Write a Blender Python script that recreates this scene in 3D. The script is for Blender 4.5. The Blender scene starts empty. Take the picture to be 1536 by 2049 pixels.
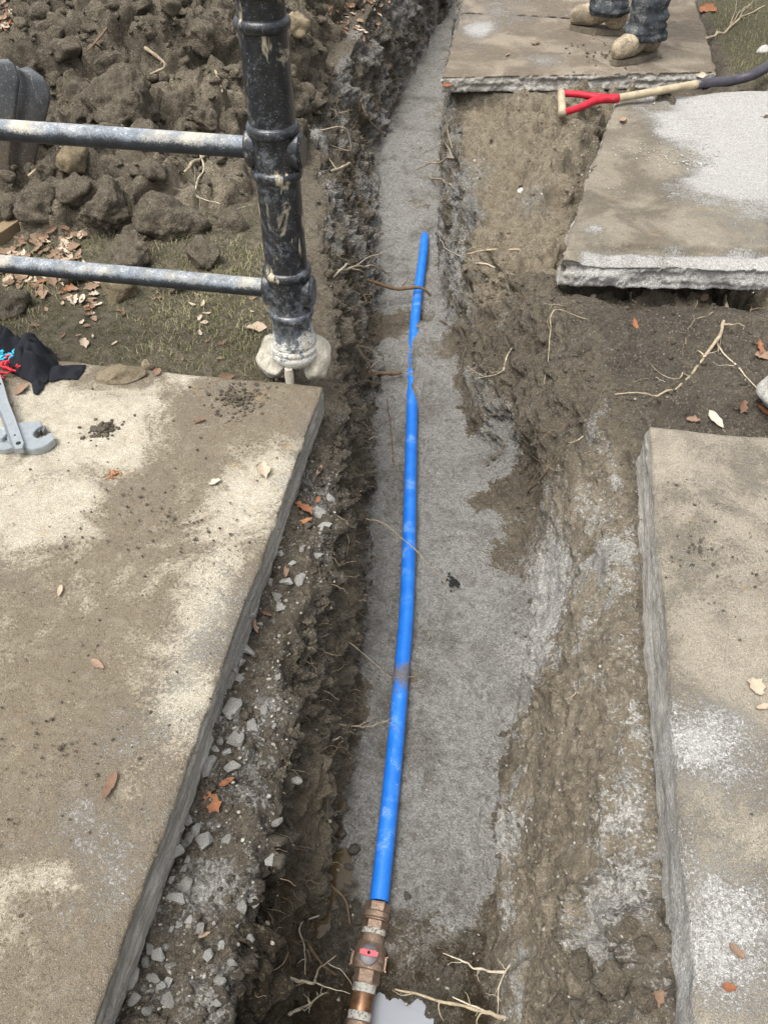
import bpy, bmesh, math, random
import numpy as np
from mathutils import Vector, Matrix
random.seed(7)
RNG = np.random.default_rng(7)
R = math.radians
SC = bpy.context.scene
COL = SC.collection

# ------------------------------------------------------------------ camera
PITCH, YAW, CAMH, FPX = R(46.6), R(9.7), 1.3, 1540.0      # photo focal length in photo pixels (1536 x 2049)
cam_d = bpy.data.cameras.new('camera'); cam = bpy.data.objects.new('camera', cam_d); COL.objects.link(cam)
cam.location = (0, 0, CAMH)
cam.rotation_euler = (R(90) - PITCH, 0, YAW)
cam_d.sensor_fit = 'VERTICAL'; cam_d.sensor_height = 36.0
cam_d.lens = 36.0 * FPX / 2049.0
cam_d.clip_start = 0.02; cam_d.clip_end = 600
SC.camera = cam

# ------------------------------------------------------------------ sky, sun, exposure (overcast)
world = bpy.data.worlds.new('World'); SC.world = world; world.use_nodes = True
wn, wl = world.node_tree.nodes, world.node_tree.links
wn.clear()
sky = wn.new('ShaderNodeTexSky'); sky.sky_type = 'NISHITA'; sky.sun_disc = False
SUN_EL, SUN_AZ = R(68), R(-140)
sky.sun_elevation = SUN_EL; sky.sun_rotation = SUN_AZ
sky.air_density = 1.0; sky.dust_density = 6.0; sky.ozone_density = 1.0
hs = wn.new('ShaderNodeHueSaturation'); hs.inputs['Saturation'].default_value = 0.22
bg = wn.new('ShaderNodeBackground'); bg.inputs['Strength'].default_value = 0.15
wo = wn.new('ShaderNodeOutputWorld')
wl.new(sky.outputs[0], hs.inputs['Color']); wl.new(hs.outputs[0], bg.inputs[0]); wl.new(bg.outputs[0], wo.inputs[0])
sun_d = bpy.data.lights.new('sun', 'SUN'); sun_d.energy = 1.2; sun_d.angle = R(38); sun_d.color = (1.0, 0.965, 0.91)
sun = bpy.data.objects.new('sun', sun_d); COL.objects.link(sun)
sdir = Vector((math.sin(SUN_AZ) * math.cos(SUN_EL), math.cos(SUN_AZ) * math.cos(SUN_EL), math.sin(SUN_EL)))
sun.rotation_euler = sdir.to_track_quat('Z', 'Y').to_euler(); sun.location = sdir * 30
SC.view_settings.view_transform = 'Standard'; SC.view_settings.look = 'None'
SC.view_settings.exposure = 1.12; SC.view_settings.gamma = 1.0
SC.view_settings.use_curve_mapping = False
SC.cycles.use_denoising = True; SC.cycles.denoiser = 'OPENIMAGEDENOISE'; SC.cycles.denoising_input_passes = 'RGB_ALBEDO_NORMAL'; SC.cycles.denoising_prefilter = 'NONE'
SC.cycles.max_bounces = 6; SC.cycles.diffuse_bounces = 4

# ------------------------------------------------------------------ photo pixel <-> place
CP = np.array([0, 0, CAMH])
FW = np.array([-math.sin(YAW) * math.cos(PITCH), math.cos(YAW) * math.cos(PITCH), -math.sin(PITCH)])
RT = np.array([math.cos(YAW), math.sin(YAW), 0.0]); UPV = np.cross(RT, FW)
def ray(px, py):
    d = FW + RT * (px - 768) / FPX - UPV * (py - 1024.5) / FPX
    return d / np.linalg.norm(d)
def U(px, py, z):
    d = ray(px, py); return Vector(CP + d * ((z - CAMH) / d[2]))

# ------------------------------------------------------------------ numpy noise
def _h(ix, iy, iz, s):
    n = (ix * 374761393 + iy * 668265263 + iz * 2147483647 + s * 974634521) & 0xffffffff
    n = ((n ^ (n >> 13)) * 1274126177) & 0xffffffff
    n = ((n ^ (n >> 15)) * 2246822519) & 0xffffffff
    return ((n ^ (n >> 16)) & 0xffffff).astype(np.float64) / 0xffffff
def vnoise(p, s=0):
    i = np.floor(p).astype(np.int64); f = p - i; f = f * f * f * (f * (f * 6 - 15) + 10)
    out = 0
    for dx in (0, 1):
        wx = f[:, 0] if dx else 1 - f[:, 0]
        for dy in (0, 1):
            wy = f[:, 1] if dy else 1 - f[:, 1]
            for dz in (0, 1):
                wz = f[:, 2] if dz else 1 - f[:, 2]
                out = out + wx * wy * wz * _h(i[:, 0] + dx, i[:, 1] + dy, i[:, 2] + dz, s)
    return out * 2 - 1
def fbm(p, sc, octv=4, gain=0.5, s=0):
    q = p * sc; a = 1.0; t = 0; n = 0
    for k in range(octv):
        t = t + a * vnoise(q + 17.3 * k, s + k); n += a; a *= gain; q = q * 2.03
    return t / n
def worley(p, sc, s=0):
    q = p * sc; i = np.floor(q).astype(np.int64); d1 = np.full(len(p), 9.0); d2 = d1.copy()
    for dx in (-1, 0, 1):
        for dy in (-1, 0, 1):
            for dz in (-1, 0, 1):
                c = i + np.array([dx, dy, dz])
                d = np.zeros(len(p))
                for a in range(3):
                    d += (c[:, a] + _h(c[:, 0], c[:, 1], c[:, 2], s + 11 * a) - q[:, a]) ** 2
                d = np.sqrt(d); m = d < d1
                d2 = np.where(m, d1, np.minimum(d2, d)); d1 = np.where(m, d, d1)
    return d1, d2
def sst(x, a, b):
    t = np.clip((x - a) / (b - a), 0, 1); return t * t * (3 - 2 * t)

# ------------------------------------------------------------------ mesh helpers
def link(name, me, mat=None, parent=None, smooth=True):
    o = bpy.data.objects.new(name, me); COL.objects.link(o)
    if mat is not None and len(me.materials) == 0: me.materials.append(mat)
    if smooth: me.polygons.foreach_set('use_smooth', np.ones(len(me.polygons), bool))
    if parent is not None: o.parent = parent
    return o
def tag(o, label=None, cat=None, group=None, kind=None):
    if label: o['label'] = label
    if cat: o['category'] = cat
    if group: o['group'] = group
    if kind: o['kind'] = kind
    return o
def empty(name, loc=(0, 0, 0), rz=0):
    o = bpy.data.objects.new(name, None); o.empty_display_size = 0.05; COL.objects.link(o)
    o.location = loc; o.rotation_euler = (0, 0, rz); return o
def grid_mesh(name, V, nr, nc):
    me = bpy.data.meshes.new(name)
    a = (np.arange(nr - 1)[:, None] * nc + np.arange(nc - 1)[None, :]).ravel()
    F = np.stack([a, a + 1, a + 1 + nc, a + nc], 1).astype(np.int32)
    me.vertices.add(len(V)); me.vertices.foreach_set('co', V.astype(np.float32).ravel())
    me.loops.add(F.size); me.loops.foreach_set('vertex_index', F.ravel())
    me.polygons.add(len(F)); me.polygons.foreach_set('loop_start', np.arange(0, F.size, 4, dtype=np.int32))
    me.update(calc_edges=True); return me
def tri_mesh(name, V, F):
    me = bpy.data.meshes.new(name); n = F.shape[1]
    me.vertices.add(len(V)); me.vertices.foreach_set('co', np.asarray(V, np.float32).ravel())
    me.loops.add(F.size); me.loops.foreach_set('vertex_index', F.astype(np.int32).ravel())
    me.polygons.add(len(F)); me.polygons.foreach_set('loop_start', np.arange(0, F.size, n, dtype=np.int32))
    me.update(calc_edges=True); return me
def attr(me, name, v):
    a = me.attributes.new(name, 'FLOAT', 'POINT'); a.data.foreach_set('value', np.asarray(v, np.float32))
def grid_normals(V, nr, nc):
    P = V.reshape(nr, nc, 3); du = np.gradient(P, axis=1); dv = np.gradient(P, axis=0)
    n = np.cross(du, dv); n /= np.linalg.norm(n, axis=2, keepdims=True) + 1e-12
    return n.reshape(-1, 3)
def bm_obj(name, bm, mat, parent=None, smooth=False):
    me = bpy.data.meshes.new(name); bmesh.ops.recalc_face_normals(bm, faces=bm.faces); bm.to_mesh(me); bm.free()
    return link(name, me, mat, parent, smooth)
def lathe(name, prof, mat, parent=None, seg=32, p0=(0, 0, 0), axis=(0, 0, 1), smooth=True, xdir=None, auto=None):
    """prof: list of (distance along axis, radius)"""
    ax = Vector(axis).normalized(); x = Vector(xdir) if xdir else (Vector((1, 0, 0)) if abs(ax.x) < .9 else Vector((0, 1, 0)))
    x = (x - ax * x.dot(ax)).normalized(); y = ax.cross(x); p0 = Vector(p0)
    V = []; 
    for (d, r) in prof:
        for k in range(seg):
            a = 2 * math.pi * k / seg; V.append(p0 + ax * d + (x * math.cos(a) + y * math.sin(a)) * r)
    F = []
    for i in range(len(prof) - 1):
        for k in range(seg):
            k2 = (k + 1) % seg; F.append((i * seg + k, i * seg + k2, (i + 1) * seg + k2, (i + 1) * seg + k))
    F.append(tuple(range(seg))[::-1]); F.append(tuple((len(prof) - 1) * seg + k for k in range(seg)))
    me = bpy.data.meshes.new(name); me.from_pydata([tuple(v) for v in V], [], F); me.update()
    o = link(name, me, mat, parent, smooth)
    if smooth and auto: me.set_sharp_from_angle(angle=R(auto))
    return o
def tube_arrays(pts, rad, seg=6):
    P = np.array([tuple(p) for p in pts], float); n = len(P)
    T = np.gradient(P, axis=0); T /= np.linalg.norm(T, axis=1, keepdims=True) + 1e-12
    ref = np.array([0.31, 0.17, 0.93]); V = []
    for i in range(n):
        a = np.cross(T[i], ref); a /= np.linalg.norm(a) + 1e-9; b = np.cross(T[i], a)
        th = np.arange(seg) * 2 * math.pi / seg
        V.append(P[i] + rad[i] * (np.cos(th)[:, None] * a + np.sin(th)[:, None] * b))
    V = np.concatenate(V)
    F = [(i * seg + k, i * seg + (k + 1) % seg, (i + 1) * seg + (k + 1) % seg, (i + 1) * seg + k) for i in range(n - 1) for k in range(seg)]
    return V, np.array(F)
def join_arrays(parts):
    Vs, Fs, o = [], [], 0
    for V, F in parts: Vs.append(V); Fs.append(F + o); o += len(V)
    return np.concatenate(Vs), np.concatenate(Fs)
def smooth_path(pts, n):
    P = np.array([tuple(p) for p in pts], float); k = len(P)
    if k == 2: return P[0] + (P[1] - P[0]) * np.linspace(0, 1, n)[:, None]
    Q = np.vstack([2 * P[0] - P[1], P, 2 * P[-1] - P[-2]]); out = []
    for u in np.linspace(0, k - 1 - 1e-6, n):
        i = int(u); t = u - i; a, b, c, d = Q[i:i + 4]
        out.append(.5 * ((2 * b) + (c - a) * t + (2 * a - 5 * b + 4 * c - d) * t * t + (3 * b - a - 3 * c + d) * t ** 3))
    return np.array(out)
def prism(name, poly, z0, z1, mat, parent=None, bevel=0.0, groove=None):
    bm = bmesh.new(); vs = [bm.verts.new((p[0], p[1], z1)) for p in poly]; f = bm.faces.new(vs)
    if f.normal.z < 0 or (f.normal_update() or f.normal.z < 0): f.normal_flip()
    r = bmesh.ops.extrude_face_region(bm, geom=[f]); up = [v for v in r['geom'] if isinstance(v, bmesh.types.BMVert)]
    for v in up: v.co.z = z0
    bm.faces.ensure_lookup_table(); bmesh.ops.recalc_face_normals(bm, faces=bm.faces)
    if bevel: bmesh.ops.bevel(bm, geom=[e for e in bm.edges], offset=bevel, segments=2, affect='EDGES')
    if groove:
        top = max(bm.faces, key=lambda q: q.calc_area() if q.normal.z > .9 else 0)
        bmesh.ops.inset_region(bm, faces=[top], thickness=groove[0]); bmesh.ops.translate(bm, verts=top.verts, vec=(0, 0, -groove[1]))
    return bm_obj(name, bm, mat, parent)

# ------------------------------------------------------------------ node materials
def lin(h):
    c = [int(h[i:i + 2], 16) / 255 for i in (0, 2, 4)]
    return tuple((x / 12.92 if x <= .04045 else ((x + .055) / 1.055) ** 2.4) for x in c) + (1,)
def rgb(*v): return tuple((x / 255 / 12.92 if x < 11 else ((x / 255 + .055) / 1.055) ** 2.4) for x in v) + (1,)
class NT:
    def __init__(s, name):
        s.m = bpy.data.materials.new(name); s.m.use_nodes = True; s.t = s.m.node_tree; s.n = s.t.nodes; s.l = s.t.links
        s.b = s.n['Principled BSDF']; s.tc = s.n.new('ShaderNodeTexCoord'); s.geo = None
        s.b.inputs['Specular IOR Level'].default_value = 0.3
    def co(s): return s.tc.outputs['Object']
    def put(s, sock, v):
        if hasattr(v, 'is_linked') or isinstance(v, bpy.types.NodeSocket): s.l.new(v, sock)
        else: sock.default_value = v
    def noise(s, sc, det=4, rough=.55, dist=0, vec=None, col=False):
        n = s.n.new('ShaderNodeTexNoise'); n.inputs['Scale'].default_value = sc; n.inputs['Detail'].default_value = det
        n.inputs['Roughness'].default_value = rough; n.inputs['Distortion'].default_value = dist
        s.l.new(vec or s.co(), n.inputs['Vector']); return n.outputs['Color' if col else 'Fac']
    def vor(s, sc, feat='F1', out='Distance', vec=None, rnd=1.0):
        n = s.n.new('ShaderNodeTexVoronoi'); n.feature = feat; n.inputs['Scale'].default_value = sc; n.inputs['Randomness'].default_value = rnd
        s.l.new(vec or s.co(), n.inputs['Vector']); return n.outputs[out]
    def math(s, op, a, b=0.0, clamp=False):
        n = s.n.new('ShaderNodeMath'); n.operation = op; n.use_clamp = clamp; s.put(n.inputs[0], a); s.put(n.inputs[1], b); return n.outputs[0]
    def step(s, v, a, b, lo=0.0, hi=1.0):
        n = s.n.new('ShaderNodeMapRange'); n.interpolation_type = 'SMOOTHSTEP'; s.put(n.inputs['Value'], v)
        n.inputs['From Min'].default_value = a; n.inputs['From Max'].default_value = b
        n.inputs['To Min'].default_value = lo; n.inputs['To Max'].default_value = hi; return n.outputs[0]
    def mix(s, f, a, b, mode='MIX'):
        n = s.n.new('ShaderNodeMix'); n.data_type = 'RGBA'; n.blend_type = mode; s.put(n.inputs[0], f); s.put(n.inputs[6], a); s.put(n.inputs[7], b); return n.outputs[2]
    def at(s, name):
        n = s.n.new('ShaderNodeAttribute'); n.attribute_name = name; return n.outputs['Fac']
    def rnd(s):
        n = s.n.new('ShaderNodeObjectInfo'); return n.outputs['Random']
    def nz(s):
        g = s.n.new('ShaderNodeNewGeometry'); x = s.n.new('ShaderNodeSeparateXYZ'); s.l.new(g.outputs['Normal'], x.inputs[0]); return x.outputs[2]
    def xyz(s, k):
        x = s.n.new('ShaderNodeSeparateXYZ'); s.l.new(s.co(), x.inputs[0]); return x.outputs[k]
    def scaled(s, v):
        n = s.n.new('ShaderNodeMapping'); n.inputs['Scale'].default_value = v; s.l.new(s.co(), n.inputs[0]); return n.outputs[0]
    def mask(s, m, nz, amt=.9, w=.14):        # mask with a ragged edge
        return s.step(s.math('ADD', m, s.math('MULTIPLY', s.math('SUBTRACT', nz, .5), amt)), .5 - w, .5 + w)
    def bump(s, h, dist, strength=1.0, nrm=None):
        n = s.n.new('ShaderNodeBump'); n.inputs['Distance'].default_value = dist; n.inputs['Strength'].default_value = strength
        s.put(n.inputs['Height'], h)
        if nrm is not None: s.l.new(nrm, n.inputs['Normal'])
        return n.outputs[0]
    def out(s, col, rough=.9, nrm=None, metal=0.0, spec=None):
        s.put(s.b.inputs['Base Color'], col); s.put(s.b.inputs['Roughness'], rough); s.put(s.b.inputs['Metallic'], metal)
        if nrm is not None: s.l.new(nrm, s.b.inputs['Normal'])
        if spec is not None: s.b.inputs['Specular IOR Level'].default_value = spec
        return s.m
MAT = {}
def soil_material():
    t = NT('soil')
    n1 = t.step(t.noise(5, 6, .62), .28, .72); n2 = t.step(t.noise(34, 6, .68), .28, .72); n3 = t.step(t.noise(150, 4, .7), .28, .72); n4 = t.step(t.noise(560, 2, .6), .3, .7)
    cell = t.n.new('ShaderNodeSeparateColor'); t.l.new(t.vor(210, out='Color'), cell.inputs[0]); c1 = cell.outputs[0]
    cell2 = t.n.new('ShaderNodeSeparateColor'); t.l.new(t.vor(85, out='Color'), cell2.inputs[0]); c2 = cell2.outputs[0]
    rag = t.math('ADD', t.math('MULTIPLY', n2, .5), t.math('ADD', t.math('MULTIPLY', n3, .25), t.math('MULTIPLY', c1, .25)))
    rag1 = t.math('ADD', t.math('MULTIPLY', n1, .45), t.math('MULTIPLY', rag, .55))
    clay = t.mix(n1, rgb(120, 110, 94), rgb(152, 141, 121))
    clay = t.mix(t.step(n2, .45, 1, 0, .8), clay, rgb(101, 93, 81))
    clay = t.mix(t.step(c2, .7, .95, 0, .5), clay, rgb(155, 146, 129))
    dark = t.mix(n2, rgb(84, 78, 69), rgb(118, 110, 98))
    dark = t.mix(t.step(c1, .75, .95, 0, .6), dark, rgb(134, 125, 109))
    tan = t.mix(n2, rgb(155, 142, 120), rgb(194, 181, 156))
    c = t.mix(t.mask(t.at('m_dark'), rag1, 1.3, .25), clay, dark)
    c = t.mix(t.mask(t.at('m_tan'), rag1, 1.0, .22), c, tan)
    c = t.mix(t.math('MULTIPLY', t.at('m_rust'), n1), c, t.mix(n2, rgb(108, 86, 60), rgb(126, 104, 70)))
    c = t.mix(t.step(n3, .6, 1.0, 0, .5), c, rgb(74, 67, 57))
    c = t.mix(t.step(c1, .86, .96, 0, .55), c, rgb(168, 158, 140))
    moss = t.mix(n3, rgb(88, 84, 64), rgb(125, 121, 92))
    c = t.mix(t.mask(t.at('m_moss'), rag, 1.2), c, moss)
    # stone dust: fine grey grit
    grit = t.mix(t.step(c1, 0, 1), lin('a8a6a0'), lin('cdcbc5'))
    grit = t.mix(t.step(n4, .2, .8, 0, .5), grit, lin('a9a7a0'))
    grit = t.mix(t.step(n3, .72, 1, 0, .8), grit, lin('6a655b'))
    grit = t.mix(t.step(n2, .55, 1, 0, .6), grit, lin('858074')); grit = t.mix(t.step(n1, .5, .95, 0, .55), grit, t.mix(1.0, grit, lin('b9b4ac'), 'MULTIPLY'))
    d = t.mask(t.at('m_dust'), rag1, 1.35, .10)
    c = t.mix(d, c, grit)
    wht = t.mix(c1, lin('a5a29a'), lin('d2cfc8'))
    w = t.math('MULTIPLY', t.mask(t.at('m_white'), t.math('ADD', t.math('MULTIPLY', rag, .7), t.math('MULTIPLY', n4, .3)), 1.35, .2), .88)
    c = t.mix(w, c, wht)
    wet = t.mask(t.at('m_wet'), rag1, .7, .2)
    c = t.mix(wet, c, t.mix(1.0, c, lin('b5aea2'), 'MULTIPLY'))
    c = t.mix(t.step(n4, .35, .9, 0, .5), c, t.mix(1.0, c, lin('8a8a8a'), 'MULTIPLY'))
    c = t.mix(t.step(n3, .25, .8, .45, 0), c, t.mix(1.0, c, lin('9c9c9c'), 'MULTIPLY'))
    c = t.mix(t.step(c2, .0, .3, .35, 0), c, t.mix(1.0, c, lin('a0a0a0'), 'MULTIPLY'))
    rough = t.step(wet, 0, 1, .95, .40)
    h = t.math('ADD', t.math('MULTIPLY', t.noise(95, 6, .75), 1.1), t.math('MULTIPLY', n4, .16))
    h = t.math('ADD', h, t.math('MULTIPLY', t.vor(210), -.30))
    h = t.math('ADD', h, t.math('MULTIPLY', w, .12))
    amp = t.step(t.at('m_smooth'), 0, 1, 1.0, .38)
    nrm = t.bump(t.math('MULTIPLY', h, amp), .020, 1.0)
    return t.out(c, rough, nrm, spec=.25)
def slab_material(name, base, film, pale, white=None, filmamt=1.0, sc=1.0):
    t = NT(name)
    n1 = t.step(t.noise(4 * sc, 6, .65, .6), .28, .72); n2 = t.step(t.noise(24 * sc, 7, .72), .28, .72); n3 = t.step(t.noise(150, 4, .7), .28, .72); n4 = t.step(t.noise(520, 3, .6), .3, .7)
    cell = t.n.new('ShaderNodeSeparateColor'); t.l.new(t.vor(260, out='Color'), cell.inputs[0]); c1 = cell.outputs[0]
    rag = t.math('ADD', t.math('MULTIPLY', n2, .45), t.math('ADD', t.math('MULTIPLY', n3, .3), t.math('MULTIPLY', c1, .25)))
    rag1 = t.math('ADD', t.math('MULTIPLY', n1, .5), t.math('MULTIPLY', rag, .5))
    c = t.mix(n2, base, pale)
    f = t.mask(t.at('m_film'), rag1, 1.75, .26)
    fc = t.mix(n3, film, t.mix(1.0, film, lin('c8c2ba'), 'MULTIPLY'))
    fc = t.mix(t.step(n2, .5, 1, 0, .5), fc, t.mix(.5, film, base))
    c = t.mix(t.math('MULTIPLY', f, filmamt), c, fc)
    c = t.mix(t.step(n3, .65, 1, 0, .6), c, t.mix(1.0, c, lin('9a9080'), 'MULTIPLY'))
    c = t.mix(t.step(n4, .55, .95, 0, .6), c, t.mix(1.0, c, lin('80796f'), 'MULTIPLY'))
    c = t.mix(t.step(t.noise(11, 3, .6), .64, .74, 0, .35), c, lin('a5885c'))
    c = t.mix(t.step(t.noise(300, 2, .5), .66, .72, 0, .5), c, lin('d5cfc3'))
    c = t.mix(t.step(t.noise(210, 2, .5), .68, .74, 0, .6), c, lin('5a5246'))
    c = t.mix(t.step(n3, .2, .8, .4, 0), c, t.mix(1.0, c, lin('a5a5a5'), 'MULTIPLY'))
    wht = t.mix(c1, lin('9d9b96'), lin('cfcdc9'))
    w = t.math('MULTIPLY', t.mask(t.at('m_white'), t.math('ADD', t.math('MULTIPLY', rag1, .6), t.math('MULTIPLY', t.math('ADD', n3, n4), .2)), 1.7, .30), t.step(n4, .1, .7, .7, 1.0))
    c = t.mix(w, c, wht)
    side = t.at('m_side')
    st = t.noise(1.0, 5, .65, vec=t.scaled((55, 9, 150)))
    sc_ = t.mix(t.step(st, .35, .68), lin('8e8b85'), lin('c0bcb3'))
    sc_ = t.mix(t.step(n2, .5, 1, 0, .6), sc_, film)
    sc_ = t.mix(w, sc_, wht)
    c = t.mix(t.math('MULTIPLY', side, .9), c, sc_)
    h = t.math('ADD', t.math('MULTIPLY', t.noise(80, 6, .75), 1.1), t.math('MULTIPLY', n4, .22))
    h = t.math('ADD', h, t.math('MULTIPLY', f, .15)); h = t.math('ADD', h, t.math('MULTIPLY', w, .5))
    h = t.math('ADD', h, t.math('MULTIPLY', t.math('MULTIPLY', w, c1), .5))
    return t.out(c, .93, t.bump(h, .006, .9), spec=.2)
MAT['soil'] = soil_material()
MAT['slab_left'] = slab_material('worn_concrete', lin('aca390'), lin('8b8170'), lin('cbc4b2'))
MAT['slab_right'] = slab_material('brown_stone', lin('938b7c'), lin('787061'), lin('aaa292'), filmamt=.8)
MAT['slab_mid'] = slab_material('grey_stone', lin('857d6e'), lin('6f675a'), lin('9b9484'), filmamt=.8)
MAT['slab_far'] = slab_material('muddy_stone', lin('8b8172'), lin('766b5c'), lin('9d9383'), filmamt=.8)

# ------------------------------------------------------------------ the ground with its trench
def curve(pts, sig=.07, wob=.016):
    sd = int(abs(pts[3][1]) * 1000)
    yy = np.arange(-1.5, 11, .01); p = np.array(pts); v = np.interp(yy, p[:, 0], p[:, 1])
    k = np.exp(-.5 * (np.arange(-40, 41) * .01 / sig) ** 2); k /= k.sum()
    v = np.convolve(np.pad(v, 40, mode='edge'), k, 'valid')
    Q = np.stack([yy, yy * 0, yy * 0], 1)
    v = v + wob * (fbm(Q, 4.5, 2, s=sd) + .6 * fbm(Q, 15, 3, .6, s=sd + 5))
    return lambda y: np.interp(y, yy, v)
lipL = curve([(-.8, -.25), (.2, -.264), (.47, -.272), (.66, -.307), (.9, -.317), (1.08, -.313), (1.36, -.335), (1.55, -.371), (1.81, -.43), (2.18, -.547), (2.83, -.72), (3.6, -.93), (4.3, -.985), (5, -.95), (6.1, -.90), (7.2, -.84), (9, -.76)])
footL = curve([(-.8, -.2), (.29, -.228), (.645, -.255), (.908, -.246), (1.3, -.295), (1.7, -.347), (2.07, -.407), (2.43, -.451), (3.09, -.558), (3.8, -.673), (4.55, -.82), (5.2, -.83), (6.2, -.81), (6.9, -.79), (7.6, -.73), (8.4, -.70)])
footR = curve([(-.8, .15), (.72, .16), (1.13, .167), (1.39, .2), (1.79, .155), (2.14, -.008), (2.48, -.146), (2.98, -.234), (3.87, -.363), (4.84, -.464), (5.7, -.53), (6.8, -.614), (7.8, -.677)])
lipR = curve([(-.8, .40), (.3, .40), (.58, .39), (.88, .365), (1.3, .39), (1.6, .36), (1.88, .309), (2.2, .27), (2.42, .22), (2.75, -.02), (3.12, -.17), (3.6, -.28), (4.25, -.36), (5, -.41), (7, -.5)])
PIPE_PX = [(758, 1806), (775, 1650), (790, 1500), (803, 1350), (813, 1220), (818, 1080), (820, 1000), (822, 900), (824, 830), (826, 720), (832, 620), (845, 520), (850, 470), (853, 420)]
PIPE_XY = np.array([tuple(U(a, b, -.575))[:2] for a, b in PIPE_PX])
def base_z(x, y):
    l, fl, fr, lr = lipL(y), footL(y), footR(y), lipR(y)
    floor = -.6 + .070 * sst(y, 3.52, 3.80) + .02 * sst(y, 5, 7)
    pxx = np.interp(y, PIPE_XY[:, 1], PIPE_XY[:, 0])
    # spill of stone dust lying over the pipe
    floor = floor + (.056 * np.exp(-((y - 2.62) / .29) ** 8)) * (.42 + .80 * sst(x - pxx + .010 * fbm(np.stack([np.asarray(y) * 1.0, np.asarray(x) * 0, np.asarray(x) * 0], -1).reshape(-1, 3), 9, 3, s=99).reshape(np.shape(x)), -.012, .03))
    # sump at the near end
    floor = floor - .10 * np.exp(-(((x + .02) / .10) ** 2 + ((y - .30) / .09) ** 2) ** 2)
    floor = floor - .036 * np.exp(-(((x + .215) / .05) ** 2 + ((y - .57) / .10) ** 2) ** 2)
    zl_lip = -.135 + .06 * sst(y, 1.7, 2.4) + .16 * sst(y, 4.0, 5.6)
    verge = -.015 + .08 * sst(y, 4.0, 5.6) + .025 * np.exp(-((y - 2.4) / .5) ** 2)
    s = sst(y, 1.60, 1.74)
    shelf = np.where(x < -.47, -.100, -.100 + (zl_lip + .100) * np.clip((x + .47) / np.maximum(l + .47, .02), 0, 1))
    shelf = shelf + .085 * (1 - sst(x, -1.86, -1.70))
    sl = sst(x, l - .26, l)
    far = verge * (1 - sl) + zl_lip * sl
    left = shelf * (1 - s) + far * s
    zr_lip = -.125
    near = -.135 + .115 * sst(x, 1.18, 1.30)
    gap = -.095 + .035 * sst(x, .45, 1.0)
    bank = zr_lip + (.095) * sst(x, lr, lr + .42) + .035 * np.exp(-(((x + .1) / .25) ** 2 + ((y - 3.55) / .4) ** 2)) - .03 * sst(y, 3.9, 4.2) * (1 - sst(x, .0, .3))
    bank = bank - .075 * sst(x, .30, .42) * (1 - sst(y, 3.8, 4.1)) + .05 * sst(x, .9, 1.1)
    a = sst(y, 1.58, 1.72); b = sst(y, 2.3, 2.6)
    bank = bank - .075 * sst(x, .16, .30) * sst(y, 2.38, 2.50) * (1 - sst(y, 2.9, 3.2)); gap = gap - .03 * sst(y, 2.30, 2.46) * sst(x, .2, .35)
    right = near * (1 - a) + a * (gap * (1 - b) + bank * b)
    under = sst(y, 4.24, 4.30) * (1 - sst(x, .9, 1.0)); right = right * (1 - under) + (-.085) * under
    right = right * (1 - sst(y, 4.3, 4.5) * sst(x, .95, 1.05)) + .0
    tl = np.clip((x - l) / np.maximum(fl - l, .02), 0, 1)
    wl_ = left + (floor - left) * (tl * .75 + .25 * sst(tl, .1, .9))
    tr = np.clip((x - fr) / np.maximum(lr - fr, .02), 0, 1)
    e = 1.75 + .35 * sst(y, 1.7, 2.3)
    g = 1 - (1 - tr) ** e
    k_ = sst(y, 1.75, 2.05) * (1 - sst(y, 2.75, 3.1)); tt_ = np.clip(tr / .62, 0, 1); g = g * (1 - k_) + k_ * (.90 * (tt_ * .6 + .4 * sst(tt_, 0, 1)) + .10 * tr)
    mid = sst(y, 1.75, 2.0) * (1 - sst(y, 2.5, 2.7))
    g = g + mid * .13 * np.sin(tr * 2 * np.pi * 1.5) * tr * (1 - tr) * 4 * .6
    wr_ = floor + (right - floor) * g
    z = np.where(x < l, left, np.where(x < fl, wl_, np.where(x < fr, floor, np.where(x < lr, wr_, right))))
    return z
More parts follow.
